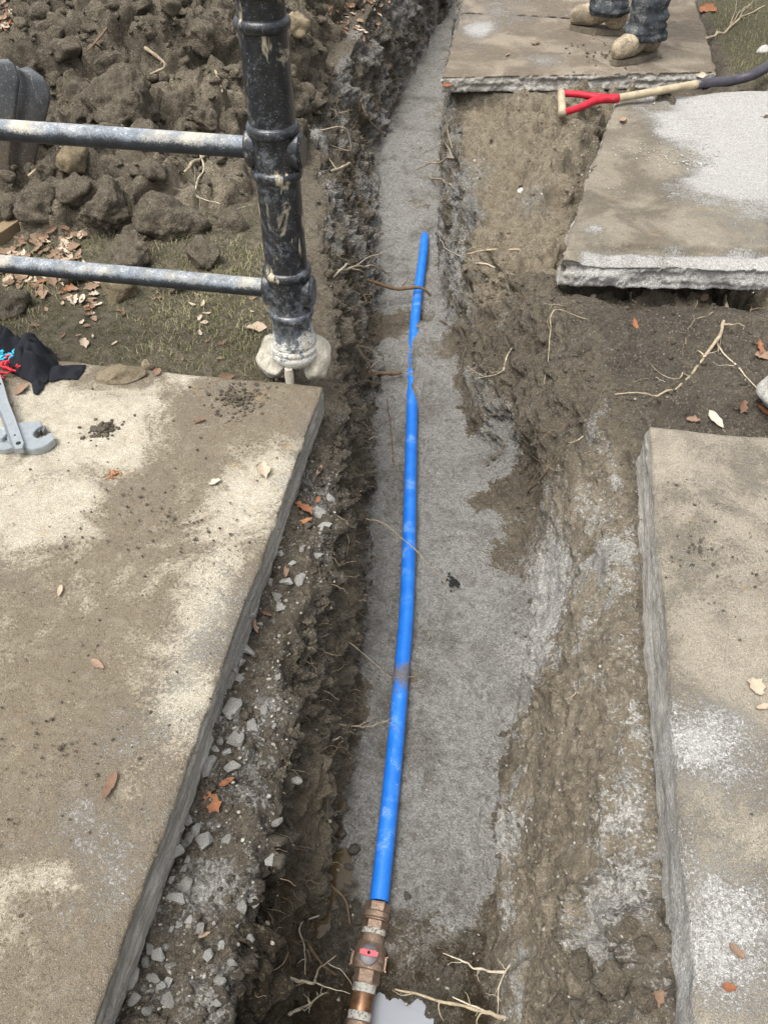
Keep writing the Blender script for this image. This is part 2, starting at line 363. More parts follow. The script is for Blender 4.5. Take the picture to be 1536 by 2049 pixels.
def build_ground():
    ys = [-1.4]
    while ys[-1] < 9.5:
        y = ys[-1]; ys.append(y + (.0029 * math.sqrt(y * y + 1.75 ** 2) if y > .12 else .02))
    ys = np.array(ys); nr = len(ys); NC = 690; X = []
    for y in ys:
        xc = -y * math.tan(YAW) + .03; hw = .58 * math.sqrt(max(y, .2) ** 2 + 1.7 ** 2) + .12
        xd = np.linspace(xc - hw, xc + hw, 1600); z = base_z(xd, np.full_like(xd, y))
        ds = np.hypot(np.diff(xd), np.diff(z) * 1.15); ds = np.concatenate([[0], np.cumsum(ds)]); ds /= ds[-1]
        xc_ = np.interp(np.linspace(0, 1, NC), ds, xd)
        tl = np.linspace(0, 1, 11)[:-1]; ol = -12 + (xc_[0] + 12) * (1 - (1 - tl) ** 2); orr = (12 - (12 - xc_[-1]) * (1 - (1 - tl) ** 2))[::-1]
        X.append(np.concatenate([ol, xc_, orr]))
    X = np.array(X); nc = X.shape[1]; Y = np.repeat(ys[:, None], nc, 1)
    x, y = X.ravel(), Y.ravel(); z = base_z(x, y); V = np.stack([x, y, z], 1)
    N = grid_normals(V, nr, nc)
    l, fl, fr, lr = lipL(y), footL(y), footR(y), lipR(y)
    rg_ = .03 * fbm(V, 11, 3, .6, 95); on_floor = sst(x, fl - .005, fl + .03) * (1 - sst(x + rg_ * 1.5, fr - .03, fr + .02))
    wallL = sst(x, l - .05, l + .01) * (1 - sst(x, fl - .01, fl + .03))
    wallR = sst(x, fr - .02, fr + .03) * (1 - sst(x, lr - .01, lr + .06))
    inview = (np.abs(x) < 4) & (y > -.2) & (y < 9)
    cut = wallR * (1 - sst(y, 1.55, 1.85))                                # smooth trowel-cut slope on the near right
    gapz = sst(y, 1.6, 1.75) * (1 - sst(y, 2.4, 2.6)) * sst(x, lr - .02, lr + .1)
    bank = sst(y, 2.4, 2.7) * sst(x, fr + .02, fr + .15)
    bankn = bank * (1 - sst(y, 4.2, 4.3))
    verge = (1 - sst(x, l - .28, l - .1)) * sst(y, 1.62, 1.72) * (1 - sst(y, 2.5, 3.0))
    shelf = (1 - sst(y, 1.58, 1.7)) * (1 - sst(x, l - .03, l + .01))
    # relief
    P = V[inview]; idx = np.where(inview)[0]
    warp = np.stack([fbm(P, 9, 3, s=41), fbm(P, 9, 3, s=51), fbm(P, 9, 3, s=61)], 1) * .075
    big = fbm(P, 6.0, 3, .5, 1); med = fbm(P + warp, 22, 4, .55, 5); fine = fbm(P, 95, 3, .6, 9)
    d1, d2 = worley(P + warp, 26, 3); e1, e2 = worley(P + warp * .4, 75, 5)
    clod = (1 - np.clip(d1, 0, 1)) ; crum = 1 - np.clip(e1, 0, 1); crack = np.clip((d2 - d1) * 3, 0, 1)
    g = lambda a: a[inview]
    A = np.zeros(len(P)); band = g(wallL * (1 - sst(y, 1.45, 1.8)) * (1 - sst(z, -.34, -.24)))
    fo, wL, wR, cu, ga, ba, ve, sh = map(g, (on_floor, wallL, wallR, cut, gapz, bankn, verge, shelf))
    A += g(1 - sst(y, .45, .75)) * fo * (.014 * med + .010 * fbm(P, 34, 3, s=94) + .006 * crum)
    A += fo * (.020 * big + .018 * med + .0035 * fine + .003 * crum + .006 * np.clip(fbm(P, 14, 2, s=93), 0, 1))
    rid = 1 - np.abs(fbm(P + warp * .5, 13, 4, .55, 71)) * 2.2; chunk = sst(fbm(P, 7.5, 2, s=73), -.2, .35)
    A += wL * (.026 * big + .026 * med + .008 * fine + .016 * chunk * (clod - .5) + .006 * crum + .016 * (rid - .5)) * (1 - .65 * band)
    A += (wR - cu) * (.034 * big + .012 * med + .004 * fine + .005 * chunk * (clod - .5) + .004 * crum + .008 * (rid - .5))
    A += cu * (.026 * big + .008 * med + .0025 * fine + .0015 * crum + .012 * sst(med, .1, .5))
    A += ga * (.012 * big + .010 * med + .005 * fine + .009 * crum + .006 * clod)
    A += ba * (.055 * big + .016 * med + .002 * fine + .004 * chunk * (clod - .4) + .002 * crum + .020 * (rid - .5))
    A += ve * (.008 * big + .006 * med + .004 * fine + .004 * crum)
    A += sh * (.010 * big + .010 * med + .005 * fine + .008 * (clod - .4) + .007 * crum)
    rest = np.clip(1 - fo - wL - wR - ga - ba - ve - sh, 0, 1)
    A += rest * (.012 * med + .005 * fine + .006 * crum)
    lump_ = fbm(P, 3.4, 2, s=97); w8, _ = worley(P + warp * 1.5, 9, 98); bk = (.6 - np.clip(w8, 0, 1))
    A += ba * (.055 * lump_ + .055 * bk * chunk * (.3 + .7 * g(sst(x - lr, .04, .28)))) + (wR - cu) * (.035 * lump_ + .018 * bk * chunk) + wL * .03 * bk * chunk + sh * .014 * bk
    cH = np.array(U(1030, 930, -.45)); A -= .075 * (wR) * np.exp(-(((P[:, 0] - cH[0]) / .09) ** 2 + ((P[:, 1] - cH[1]) / .16) ** 2 + ((P[:, 2] + .48) / .11) ** 2))
    cL = np.array(U(1060, 860, -.3)); A += .05 * wR * np.exp(-(((P[:, 0] - cL[0]) / .10) ** 2 + ((P[:, 1] - cL[1]) / .15) ** 2 + ((P[:, 2] + .28) / .07) ** 2))
    c1_, c2_ = worley(P * np.array([1, .8, 1.2]) + warp * 1.2, 13, 101); k1_, k2_ = worley(P + warp * .6, 34, 102)
    crk = np.exp(-(c2_ - c1_) / .20); crk2 = np.exp(-(k2_ - k1_) / .28); tilt = vnoise(np.floor(P * 13) * 1.7, 103)
    A -= (ba * .5 + (wR - cu) * .35 + .6 * wL) * (.35 + .65 * chunk) * (.042 * crk) + (ba * .3 + (wR - cu) * .35 + .5 * wL + .6 * sh + .5 * ga) * .014 * crk2
    A += (ba * .35 + (wR - cu) * .3 + .35 * wL) * (.022 * (.55 - np.clip(k1_, 0, 1)) + .035 * (.55 - np.clip(c1_, 0, 1)))
    fade = 1 - .75 * sst(P[:, 1], 1.6, 3.2)
    s1 = sst(fbm(P + warp, 5.0, 2, s=111), -.06, .07); s2 = sst(fbm(P + warp * .7, 10, 2, s=113), -.02, .09); s3 = sst(fbm(P + warp * .5, 19, 2, s=115), 0, .12)
    led = .045 * (s1 - .5) + .030 * (s2 - .5) + .014 * (s3 - .5)
    lipd = g(sst(x - lr, .04, .28)); A += (ba * (.35 + .9 * lipd) + (wR - cu) * .30 + .6 * wL) * led + sh * .35 * led + ga * .25 * led
    # strata: thin horizontal ledges in the walls
    st = vnoise(np.stack([P[:, 0] * 3, P[:, 1] * 3, P[:, 2] * 46], 1), 77)
    A += (wL * .008 + (wR - cu) * .007) * st
    # groove marks pulled down the cut slope
    gr = fbm(np.stack([P[:, 0] * 16 + P[:, 2] * 10, P[:, 1] * 1.3, P[:, 2] * 2], 1) + warp * 3, 1, 3, .5, 88); A += cu * .012 * gr
    so = cu * (1 - sst(P[:, 1] + .1 * big, .45, .62)) * sst(P[:, 0], .2, .3); A += so * (.045 * bk + .02 * med + .012 * crum + .025)
    disp = np.zeros(len(V)); disp[idx] = A
    V2 = V + N * disp[:, None]
    me = grid_mesh('ground', V2, nr, nc)
    # what the ground is made of
    def blob(px, py, z0, r, sx=1, sy=1):
        c = np.array(U(px, py, z0)); return np.exp(-(((x - c[0]) / (r * sx)) ** 2 + ((y - c[1]) / (r * sy)) ** 2 + ((z - c[2]) / (r * 2.2)) ** 2))
    n1 = np.zeros(len(V)); n1[idx] = big
    pitm = 1 - sst(y + .22 * n1 + .10 * fbm(V, 16, 3, .6, 96), .36, .72)
    dust = on_floor * (.97 - .48 * pitm) - .25 * np.clip(n1, 0, 1) * on_floor
    for b in ((1010, 1130, -.55, .07), (1090, 980, -.5, .1), (1030, 1060, -.52, .09), (1000, 980, -.56, .06), (960, 1000, -.58, .05), (850, 1270, -.6, .05), (840, 620, -.56, .10), (800, 640, -.57, .12), (745, 660, -.57, .1), (870, 700, -.55, .08), (835, 400, -.52, .09), (820, 1360, -.6, .04), (720, 1380, -.58, .07)):
        dust -= .62 * blob(*b)
    trr = (x - fr) / np.maximum(lr - fr, .02); tll = (fl - x) / np.maximum(fl - l, .02); m2 = fbm(V, 9, 3, .6, 104)
    dust += wallR * (.50 * np.exp(-np.clip(trr, 0, 9) / .22) + .28 * sst(m2, 0, .5)) + wallL * .42 * np.exp(-np.clip(tll, 0, 9) / .3)
    dust -= on_floor * .5 * sst(m2, .18, .5) * (sst(x, fr - .13, fr) + (1 - sst(x, fl, fl + .07)))
    far_wall = sst(y, 3.2, 4.2)
    dust += wallL * (.30 * sst(y, 1.2, 2.6) + .25 * far_wall * sst(n1, -.2, .4))
    dust += wallR * (.42 * sst(y, 2.7, 3.2))
    dust += shelf * .33
    dust += cut * .34 * sst((x - fr) / np.maximum(lr - fr, .02), .45, .8)
    for b in ((1060, 1180, -.42, .13, .8, 1.3), (1000, 1230, -.55, .12), (1050, 1320, -.5, .09), (960, 900, -.55, .1), (925, 600, -.45, .13), (915, 420, -.5, .14)):
        dust += .8 * blob(*b)
    white = 1.1 * blob(685, 430, -.22, .13, .7, 1.5) + 1.05 * blob(638, 290, -.13, .12, .6, 1.2) + .6 * blob(735, 540, -.5, .12) + .75 * blob(715, 110, -.1, .12) + .7 * blob(800, 30, -.15, .2)
    white += 1.2 * blob(945, 440, -.3, .11, .8, 1.8) + 1.1 * blob(925, 570, -.4, .11, .7, 1.4) + .95 * blob(1075, 1150, -.42, .12, .7, 1.5) + .9 * blob(1050, 1280, -.5, .10) + .5 * blob(1020, 1060, -.45, .08)
    white += .75 * blob(420, 1770, -.12, .055) + .6 * blob(420, 1990, -.12, .05) + .5 * blob(540, 1420, -.13, .05) + .55 * blob(1010, 880, -.5, .05) + .55 * blob(1080, 980, -.36, .05)
    white += .55 * blob(1065, 425, -.1, .10) + .5 * blob(1265, 1620, -.13, .05, .6, 1.5) + .5 * blob(1250, 1790, -.14, .05) + .5 * blob(560, 1840, -.13, .04) + .45 * blob(745, 900, -.5, .1) + .4 * blob(1090, 200, -.05, .1) + .12 * shelf
    white += .2 * cut * sst((x - fr) / np.maximum(lr - fr, .02), .55, .9)
    wet = np.clip(1.1 * pitm * (on_floor + .35 * wallL + .25 * wallR), 0, 1) + .25 * wallL * (1 - sst(y, 1.2, 2.0))
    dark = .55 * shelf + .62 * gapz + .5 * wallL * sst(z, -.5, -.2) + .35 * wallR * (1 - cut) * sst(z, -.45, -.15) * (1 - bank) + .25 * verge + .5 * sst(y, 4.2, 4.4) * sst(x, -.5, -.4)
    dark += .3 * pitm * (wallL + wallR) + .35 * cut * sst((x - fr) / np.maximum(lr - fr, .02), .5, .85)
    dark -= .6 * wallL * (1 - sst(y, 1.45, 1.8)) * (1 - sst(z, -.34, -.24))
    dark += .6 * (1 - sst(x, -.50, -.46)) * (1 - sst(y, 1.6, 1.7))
    tan = .42 * wallL * (1 - sst(y, 1.45, 1.8)) * (1 - sst(z, -.34, -.24)) + .30 * cut * (1 - sst((x - fr) / np.maximum(lr - fr, .02), .4, .7)) + .95 * bankn - .25 * sst(n1, 0, .5) - .4 * sst(x, .12, .3) * bankn
    moss = .52 * verge + .75 * sst(y, 4.2, 4.4) * sst(x, .95, 1.05) + .3 * (1 - sst(x, -2.3, -1.8)) * sst(y, 2, 3)
    rust = .8 * wallL * sst(y, 2.6, 3.2) * (1 - sst(z, -.35, -.12)) * (1 - sst(y, 5.0, 5.6))
    smooth = cut + .25 * on_floor + .3 * wallL * (1 - sst(y, 1.6, 2.0)) * (1 - sst(z, -.42, -.3))
    MK = (('m_dust', dust), ('m_white', white), ('m_wet', wet), ('m_dark', dark), ('m_tan', tan), ('m_moss', moss), ('m_rust', rust), ('m_smooth', smooth))
    for n, v in MK: attr(me, n, v)
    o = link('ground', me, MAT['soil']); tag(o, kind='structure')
    zones = dict(V=V2, N=N, floor=on_floor, wallL=wallL, wallR=wallR, cut=cut, gap=gapz, bank=bankn, verge=verge, shelf=shelf, inview=inview, x=x, y=y, mk=dict(MK))
    return o, zones
ground, Z = build_ground()
# the land around, out to the horizon (the trench ground fills its middle)
bm = bmesh.new()
def ringq(x0, x1, y0, y1): bm.faces.new([bm.verts.new(p) for p in ((x0, y0, -.03), (x1, y0, -.03), (x1, y1, -.03), (x0, y1, -.03))])
ringq(-300, 300, 9.4, 300); ringq(-300, 300, -300, -1.36); ringq(-300, -11.9, -1.36, 9.4); ringq(11.9, 300, -1.36, 9.4)
tt = NT('far_turf'); MAT['turf'] = tt.out(tt.mix(tt.step(tt.noise(3, 6, .7), .35, .65), lin('5b5738'), lin('77704e')), .95)
tag(bm_obj('terrain', bm, MAT['turf']), kind='structure')

# ------------------------------------------------------------------ paving slabs
def slab(name, c, ztop, thick, mat, nu, nv, label, topfun=None, rough=.006, masks=None, flare=0.0, seed=0):
    """c: near-left, near-right, far-right, far-left (x, y); one closed displaced block"""
    c = np.array(c, float); K = 12
    def par(n): 
        m = np.linspace(-1, 1, n); s = np.linspace(0, 1, K + 1)[1:]
        return np.concatenate([-1 - s[::-1], m, 1 + s])
    S, T = np.meshgrid(par(nu), par(nv)); nr, nc = S.shape
    cs, ct = np.clip(S, -1, 1), np.clip(T, -1, 1); dep = np.maximum(np.maximum(np.abs(S), np.abs(T)) - 1, 0)
    a, b = (cs + 1) / 2, (ct + 1) / 2
    xy = (c[0] * ((1 - a) * (1 - b))[..., None] + c[1] * (a * (1 - b))[..., None] + c[2] * (a * b)[..., None] + c[3] * ((1 - a) * b)[..., None])
    x, y = xy[..., 0].ravel(), xy[..., 1].ravel(); d = dep.ravel()
    zt = np.array(ztop, float) * np.ones(4)
    z = (zt[0] * (1 - a) * (1 - b) + zt[1] * a * (1 - b) + zt[2] * a * b + zt[3] * (1 - a) * b).ravel()
    if topfun is not None: z = z + topfun(x, y, a.ravel(), b.ravel()) * (1 - np.clip(d, 0, 1))
    V = np.stack([x, y, z - d * thick], 1)
    N = grid_normals(V, nr, nc)
    # push sides outward from the middle
    cen = c.mean(0); out = np.stack([np.where(np.abs(S) > 1, np.sign(S), 0).ravel(), np.where(np.abs(T) > 1, np.sign(T), 0).ravel()], 1)
    sd = (d > 0).astype(float)
    e = np.minimum(np.minimum(a, 1 - a) * np.linalg.norm(c[1] - c[0]), np.minimum(b, 1 - b) * np.linalg.norm(c[3] - c[0])).ravel()
    P = V + seed * 3.7
    n0 = fbm(P, 7, 3, s=2 + seed); n1 = fbm(P, 30, 4, .55, 3 + seed); n2 = fbm(P, 110, 3, .6, 6 + seed)
    top = (1 - sd)
    V[:, 2] += top * (.004 * n0 + .0022 * n1 + .0011 * n2) - top * .006 * np.exp(-e / .006) * (1 + .9 * n1)
    hor = out.copy(); hor /= np.maximum(np.linalg.norm(hor, axis=1, keepdims=True), 1e-6)
    lay = vnoise(np.stack([P[:, 0] * 5, P[:, 1] * 5, P[:, 2] * 60], 1), 9 + seed)
    push = sd * (rough * (n1 * 1.2 + n2 * .5 + 1.0 * lay) + flare * d) + (sd + top * np.exp(-e / .01)) * rough * 1.3 * n0
    edge = hor.copy(); em = top * np.exp(-e / .01)
    toc = (V[:, :2] - cen); toc /= np.maximum(np.linalg.norm(toc, axis=1, keepdims=True), 1e-6)
    edge = np.where(sd[:, None] > 0, hor, toc * .7)
    V[:, :2] += edge * push[:, None]
    me = grid_mesh(name, V, nr, nc)
    attr(me, 'm_side', sst(d, .02, .2) + 0)
    m = masks(x, y, a.ravel(), b.ravel(), n0) if masks else {}
    for k in ('m_film', 'm_white'): attr(me, k, m.get(k, np.zeros(len(V))))
    o = link(name, me, mat)
    bm = bmesh.new(); bm.from_mesh(me)
    be = [e_ for e_ in bm.edges if e_.is_boundary]
    bmesh.ops.contextual_create(bm, geom=be); bmesh.ops.recalc_face_normals(bm, faces=bm.faces); bm.to_mesh(me); bm.free()
    tag(o, label, 'paving slab'); return o
def g2(x, y, px, py, z, r, sx=1, sy=1):
    c = U(px, py, z); return np.exp(-(((x - c[0]) / (r * sx)) ** 2 + ((y - c[1]) / (r * sy)) ** 2))
def mL(x, y, a, b, n):
    film = .74 + .20 * n
    for q in ((30, 860, .28, 1.0, .8), (60, 1000, .13), (500, 1000, .09, 1, 1.8), (540, 960, .07), (430, 1150, .08, .8, 1.6), (380, 1320, .08, .8, 1.6), (370, 1420, .06), (300, 780, .10), (150, 1000, .06), (180, 850, .15), (20, 1080, .10)):
        film = film - .40 * g2(x, y, q[0], q[1], 0, *q[2:])
    for q in ((450, 830, .16), (250, 1050, .10), (150, 1250, .16), (60, 1500, .2), (270, 760, .09), (520, 800, .1)):
        film = film + .28 * g2(x, y, q[0], q[1], 0, *q[2:])
    w = .30 * g2(x, y, 420, 1250, 0, .12, .7, 1.6) + .35 * g2(x, y, 600, 900, 0, .05, .5, 2) + .3 * g2(x, y, 300, 1480, 0, .1) + .28 * g2(x, y, 230, 1700, 0, .1)+ .32 * g2(x, y, 560, 960, 0, .05)
    return dict(m_film=film, m_white=w)
slabL = slab('paving_slab', [(-1.75, -.5), (-.445, -.5), (-.452, 1.655), (-1.75, 1.64)], (0, 0, 0, 0), .105, MAT['slab_left'], 240, 320,
             'wide pale concrete slab with brown mud film beside the rubble shelf', rough=.004, masks=mL, seed=1)
def mR(x, y, a, b, n):
    film = .45 + .25 * n; w = 0
    for q in ((1430, 1520, .10), (1400, 1800, .10), (1470, 1850, .09), (1420, 1960, .08), (1380, 1480, .05), (1470, 1440, .06)): w = w + .30 * g2(x, y, q[0], q[1], 0, *q[2:])
    return dict(m_film=film, m_white=w + .12 + .1 * n)
slabR = slab('paving_slab', [(.397, -.5), (1.25, -.5), (1.25, 1.66), (.423, 1.632)], (.0, .0, 0, 0), .15, MAT['slab_right'], 170, 260,
             'thick brown stone slab with pale dusty patches and a sawn side along the trench', rough=.005, flare=.012, masks=mR, seed=2)
def mM(x, y, a, b, n):
    w = .80 * sst(a + b * .55 + n * .14, .55, 1.0) * sst(b, .1, .35) + .55 * sst(a + b * .55 + n * .3, .5, .9) * (.5) + .85 * g2(x, y, 1185, 462, .03, .045) + .85 * (1 - sst(b, .02, .055)) * sst(a, .03, .12)
    return dict(m_film=.5 + .3 * n, m_white=w)
def fM(x, y, a, b):
    n = vnoise(np.stack([x * 9, y * 9, x * 0], 1), 5); e = sst(b, .032 + .012 * n, .045 + .012 * n)
    return -.020 * np.exp(-((b - .040 - .012 * n) / .0045) ** 2) * sst(a, .02, .2) - .026 * (1 - e) * sst(a, .0, .2) - .012 * (1 - sst(b, 0, .03)) + .010 * vnoise(np.stack([x * 3, y * 3, x * 0], 1), 6)
slabM = slab('paving_slab', [(.185, 2.44), (.872, 2.515), (1.13, 4.16), (.425, 4.02)], (.035, .04, .03, .03), .115, MAT['slab_mid'], 190, 330,
             'flagstone half covered in white stone dust, lifted, its broken front edge overhanging soil', topfun=fM, rough=.012, masks=mM, seed=3)
def mF(x, y, a, b, n):
    w = .75 * g2(x, y, 960, 60, 0, .25, .4, 1) + .45 * g2(x, y, 1090, 120, 0, .12) + .35 * g2(x, y, 1230, 60, 0, .2) + .3 * g2(x, y, 1000, 20, 0, .3) + .3 * g2(x, y, 1280, 150, 0, .1)
    return dict(m_film=.6 + .3 * n, m_white=w)
slabF = slab('paving_slab', [(-.425, 4.215), (.93, 4.53), (.965, 5.36), (-.44, 5.36)], (0, 0, 0, 0), .075, MAT['slab_far'], 240, 130,
             'muddy flagstone under the worker\'s boots, its dark front edge above the clay bank', rough=.012, masks=mF, seed=4)
slabF2 = slab('paving_slab', [(-.45, 5.385), (.96, 5.385), (.98, 6.7), (-.5, 6.7)], (0.002,) * 4, .075, MAT['slab_far'], 120, 90,
             'muddy flagstone behind the worker, beyond the joint of his flagstone', rough=.010, masks=mF, seed=5)

# ------------------------------------------------------------------ spoil heap
def build_heap():
    nx, ny = 350, 430
    yv = np.linspace(2.05, 7.0, ny); xe = np.minimum(-.88, lipL(yv) - .05); X = -3.9 + (xe[:, None] + 3.9) * np.linspace(0, 1, nx)[None, :]; Y = np.repeat(yv[:, None], nx, 1); x, y = X.ravel(), Y.ravel()
    P0 = np.stack([x, y, x * 0], 1); wob = fbm(P0, 1.6, 3, s=21)
    r = (np.abs((x + 1.98) / 1.16) ** 3 + np.abs((y - 4.5) / 2.16) ** 3) ** (1 / 3) + .09 * wob
    h = -.05 + .66 * np.clip(1 - np.clip(r / 1.02, 0, 2) ** 1.25, -.15, 1) + .06 * fbm(P0, 3.1, 3, s=25) * (1 - sst(r, .7, 1.1))
    edge = sst(x, np.repeat(xe, nx) - .2, np.repeat(xe, nx) - .02); h = h * (1 - edge) + (-.12) * edge
    V = np.stack([x, y, h], 1); N = grid_normals(V, ny, nx)
    warp = np.stack([fbm(V, 5, 2, s=31), fbm(V, 5, 2, s=32), fbm(V, 5, 2, s=33)], 1) * .06
    d1, d2 = worley(V + warp, 7.5, 35); g1, g2_ = worley(V + warp * .8, 15, 38); e1, _ = worley(V + warp * .5, 24, 36); f1, _ = worley(V, 70, 37)
    live = 1 - sst(r, .95, 1.1)
    A = .060 * (.6 - np.clip(d1, 0, 1)) * sst(fbm(P0, 2.0, 2, s=39), -.35, .2) + .020 * (.6 - np.clip(e1, 0, 1)) + .006 * (.6 - np.clip(f1, 0, 1)) + .032 * fbm(V, 12, 4, .6, 40) + .006 * fbm(V, 90, 2, .6, 43) + .03 * (1 - 2.2 * np.abs(fbm(V + warp * .4, 8, 3, s=45))) - .035 * np.exp(-(d2 - d1) / .15) - .016 * np.exp(-(g2_ - g1) / .2) + .075 * sst(fbm(V + warp, 3.2, 2, s=121), -.06, .07) + .040 * sst(fbm(V + warp, 6.5, 2, s=123), -.03, .08)
    V = V + N * (A * (.25 + .75 * live))[:, None]
    me = grid_mesh('spoil_heap', V, ny, nx)
    z0 = np.zeros(len(V))
    n = fbm(V, 2.5, 3, s=44)
    for k, v in (('m_dust', z0 + .08), ('m_white', z0), ('m_wet', z0), ('m_dark', .20 + .5 * n - .3 * sst(h, .1, .5)), ('m_tan', .34 + .35 * n), ('m_moss', z0), ('m_rust', z0), ('m_smooth', z0)): attr(me, k, v)
    o = link('spoil_heap', me, MAT['soil']); tag(o, 'big heap of loose brown excavated soil behind the iron railing', 'soil heap')
    return o, V, N
heap, HV, HN = build_heap()

# ------------------------------------------------------------------ rays onto what stands already
TARGETS = [ground, slabL, slabR, slabM, slabF, slabF2, heap]
bpy.context.view_layer.update(); DG = bpy.context.evaluated_depsgraph_get()
def hit(px, py, targets=None):
    d = Vector(ray(px, py)); o = Vector(CP); best = None
    for t in (targets or TARGETS):
        ok, loc, nrm, _ = t.ray_cast(o, d, depsgraph=DG)
        if ok:
            k = (loc - o).length
            if best is None or k < best[2]: best = (loc.copy(), nrm.copy(), k)
    if best is None: p = U(px, py, 0); best = (p, Vector((0, 0, 1)), (p - o).length)
    if best[1].dot(d) > 0: best = (best[0], -best[1], best[2])
    return best
def drop(x, y, targets=None):
    best = None
    for t in (targets or TARGETS):
        ok, loc, nrm, _ = t.ray_cast(Vector((x, y, 3)), Vector((0, 0, -1)), depsgraph=DG)
        if ok and (best is None or loc.z > best[0].z): best = (loc.copy(), nrm.copy())
    return best or (Vector((x, y, 0)), Vector((0, 0, 1)))
#DETAILS
# ------------------------------------------------------------------ materials of the objects
def simple(name, hexc, rough=.6, metal=0.0, var=.25, sc=40, bump=.0, spec=.4):
    t = NT(name); n = t.step(t.noise(sc, 5, .6), .3, .7); c0 = lin(hexc); c1 = tuple(x * (1 - var) for x in c0[:3]) + (1,)
    nr = t.bump(t.noise(sc * 4, 4, .7), bump, 1.0) if bump else None
    return t.out(t.mix(n, c0, c1), rough, nr, metal, spec)
def paint_black():
    t = NT('black_paint'); n1 = t.step(t.noise(9, 6, .7), .3, .7); n2 = t.step(t.noise(60, 5, .7), .3, .7); n3 = t.step(t.noise(320, 3, .7), .3, .7)
    c = t.mix(n2, lin('15171b'), lin('23262b'))
    z = t.xyz(2)
    low = t.step(z, .30, .02)                                              # cement splashed round the foot
    m = t.math('ADD', t.math('MULTIPLY', low, .50), t.math('ADD', t.math('MULTIPLY', n1, .32), t.math('MULTIPLY', n2, .22)))
    m = t.math('ADD', m, t.math('MULTIPLY', n3, .10))
    splash = t.math('MULTIPLY', t.step(m, .60, .70), t.step(n3, .1, .6, .45, 1))
    c = t.mix(t.step(m, .34, .62, 0, .38), c, lin('8d949b'))
    c = t.mix(splash, c, t.mix(n3, lin('a3a199'), lin('cfccc2')))
    n0 = t.step(t.noise(11, 5, .65, .6), .60, .68); c = t.mix(t.math('MULTIPLY', n0, .75), c, t.mix(n3, lin('7f786a'), lin('aaa18d')))
    drip = t.step(t.noise(1, 4, .6, vec=t.scaled((20, 20, 6))), .60, .66)
    c = t.mix(t.math('MULTIPLY', drip, .85), c, lin('a9a08a'))
    sp = t.step(t.noise(420, 2, .5), .68, .74); c = t.mix(t.math('MULTIPLY', sp, .7), c, lin('c9c7bf'))
    rg = t.step(splash, 0, 1, .30, .9)
    return t.out(c, rg, t.bump(t.math('ADD', t.math('MULTIPLY', splash, .5), t.noise(70, 4, .6)), .002, .6), spec=.5)
def paint_rail():
    t = NT('dusty_black_paint'); n2 = t.step(t.noise(30, 6, .7), .3, .7); n3 = t.step(t.noise(260, 4, .75), .3, .7)
    c = t.mix(n2, lin('1b1e23'), lin('2b3036'))
    up = t.step(t.nz(), -.25, .75)
    m = t.math('ADD', t.math('MULTIPLY', up, .55), t.math('ADD', t.math('MULTIPLY', n2, .25), t.math('MULTIPLY', n3, .30)))
    c = t.mix(t.step(m, .40, .95, 0, .75), c, lin('8f979f'))
    n1 = t.step(t.noise(7, 4, .6), .45, .7); c = t.mix(t.math('MULTIPLY', n1, t.step(m, .45, .8, 0, .85)), c, lin('b5ad9a')); c = t.mix(t.step(m, .88, .98, 0, .6), c, lin('c3c0b8'))
    return t.out(c, t.step(m, .5, .8, .35, .9), t.bump(n3, .0015, .6), spec=.4)
MAT['post'] = paint_black(); MAT['rail'] = paint_rail()
MAT['cement'] = simple('pale_cement', 'b9b3a4', .95, var=.35, sc=30, bump=.006, spec=.2)
def rock_mat(name, a, b, sc=30):
    t = NT(name); n = t.step(t.noise(sc, 6, .7), .3, .7); n3 = t.step(t.noise(220, 3, .7), .3, .7); r = t.rnd()
    c = t.mix(n, lin(a), lin(b)); c = t.mix(t.step(n3, .6, 1, 0, .6), c, t.mix(1.0, c, lin('8a8478'), 'MULTIPLY'))
    c = t.mix(t.math('MULTIPLY', r, .45), c, t.mix(1.0, c, lin('9b9588'), 'MULTIPLY'))
    return t.out(c, .93, t.bump(t.noise(110, 5, .75), .006, 1.0), spec=.2)
MAT['rubble'] = rock_mat('concrete_rubble', 'd0cfca', 'a5a39d'); MAT['flat_stone'] = rock_mat('brown_stone_flake', '8f8470', '756b58')
MAT['gravel'] = rock_mat('gravel', 'b4b1a8', '7b766c'); MAT['tan_rock'] = rock_mat('ochre_rock', '8d8069', '6f6552'); MAT['dark_rock'] = rock_mat('dark_rock', '57524a', '3d3933')
def clod_mat():
    t = NT('soil_clod'); n = t.step(t.noise(22, 6, .7), .3, .7); n3 = t.step(t.noise(150, 4, .75), .3, .7)
    cl = t.n.new('ShaderNodeSeparateColor'); t.l.new(t.vor(160, out='Color'), cl.inputs[0])
    c = t.mix(n, lin('665b49'), lin('84785f')); c = t.mix(t.step(n3, .6, 1, 0, .7), c, lin('433b30')); c = t.mix(t.step(cl.outputs[0], .85, .96, 0, .6), c, lin('a3977e'))
    return t.out(c, .96, t.bump(t.math('ADD', t.noise(80, 6, .75), t.math('MULTIPLY', t.vor(160), -.35)), .014, 1.0), spec=.2)
MAT['clod'] = MAT['soil']
def leaf_mat(name, a, b, c3):
    t = NT(name); r = t.rnd(); n = t.step(t.noise(45, 4, .6), .3, .7); c = t.mix(r, lin(a), lin(b)); c = t.mix(t.math('MULTIPLY', n, .6), c, lin(c3))
    return t.out(c, .75, t.bump(t.noise(120, 3, .6), .002, .6), spec=.25)
MAT['leaf'] = leaf_mat('dry_leaf', '705746', '9c8570', '584436'); MAT['leaf_orange'] = leaf_mat('orange_leaf', '87583d', '9d7150', '6b4634'); MAT['leaf_pale'] = leaf_mat('pale_leaf', 'b09f8a', 'cbbfae', '8d7b68')
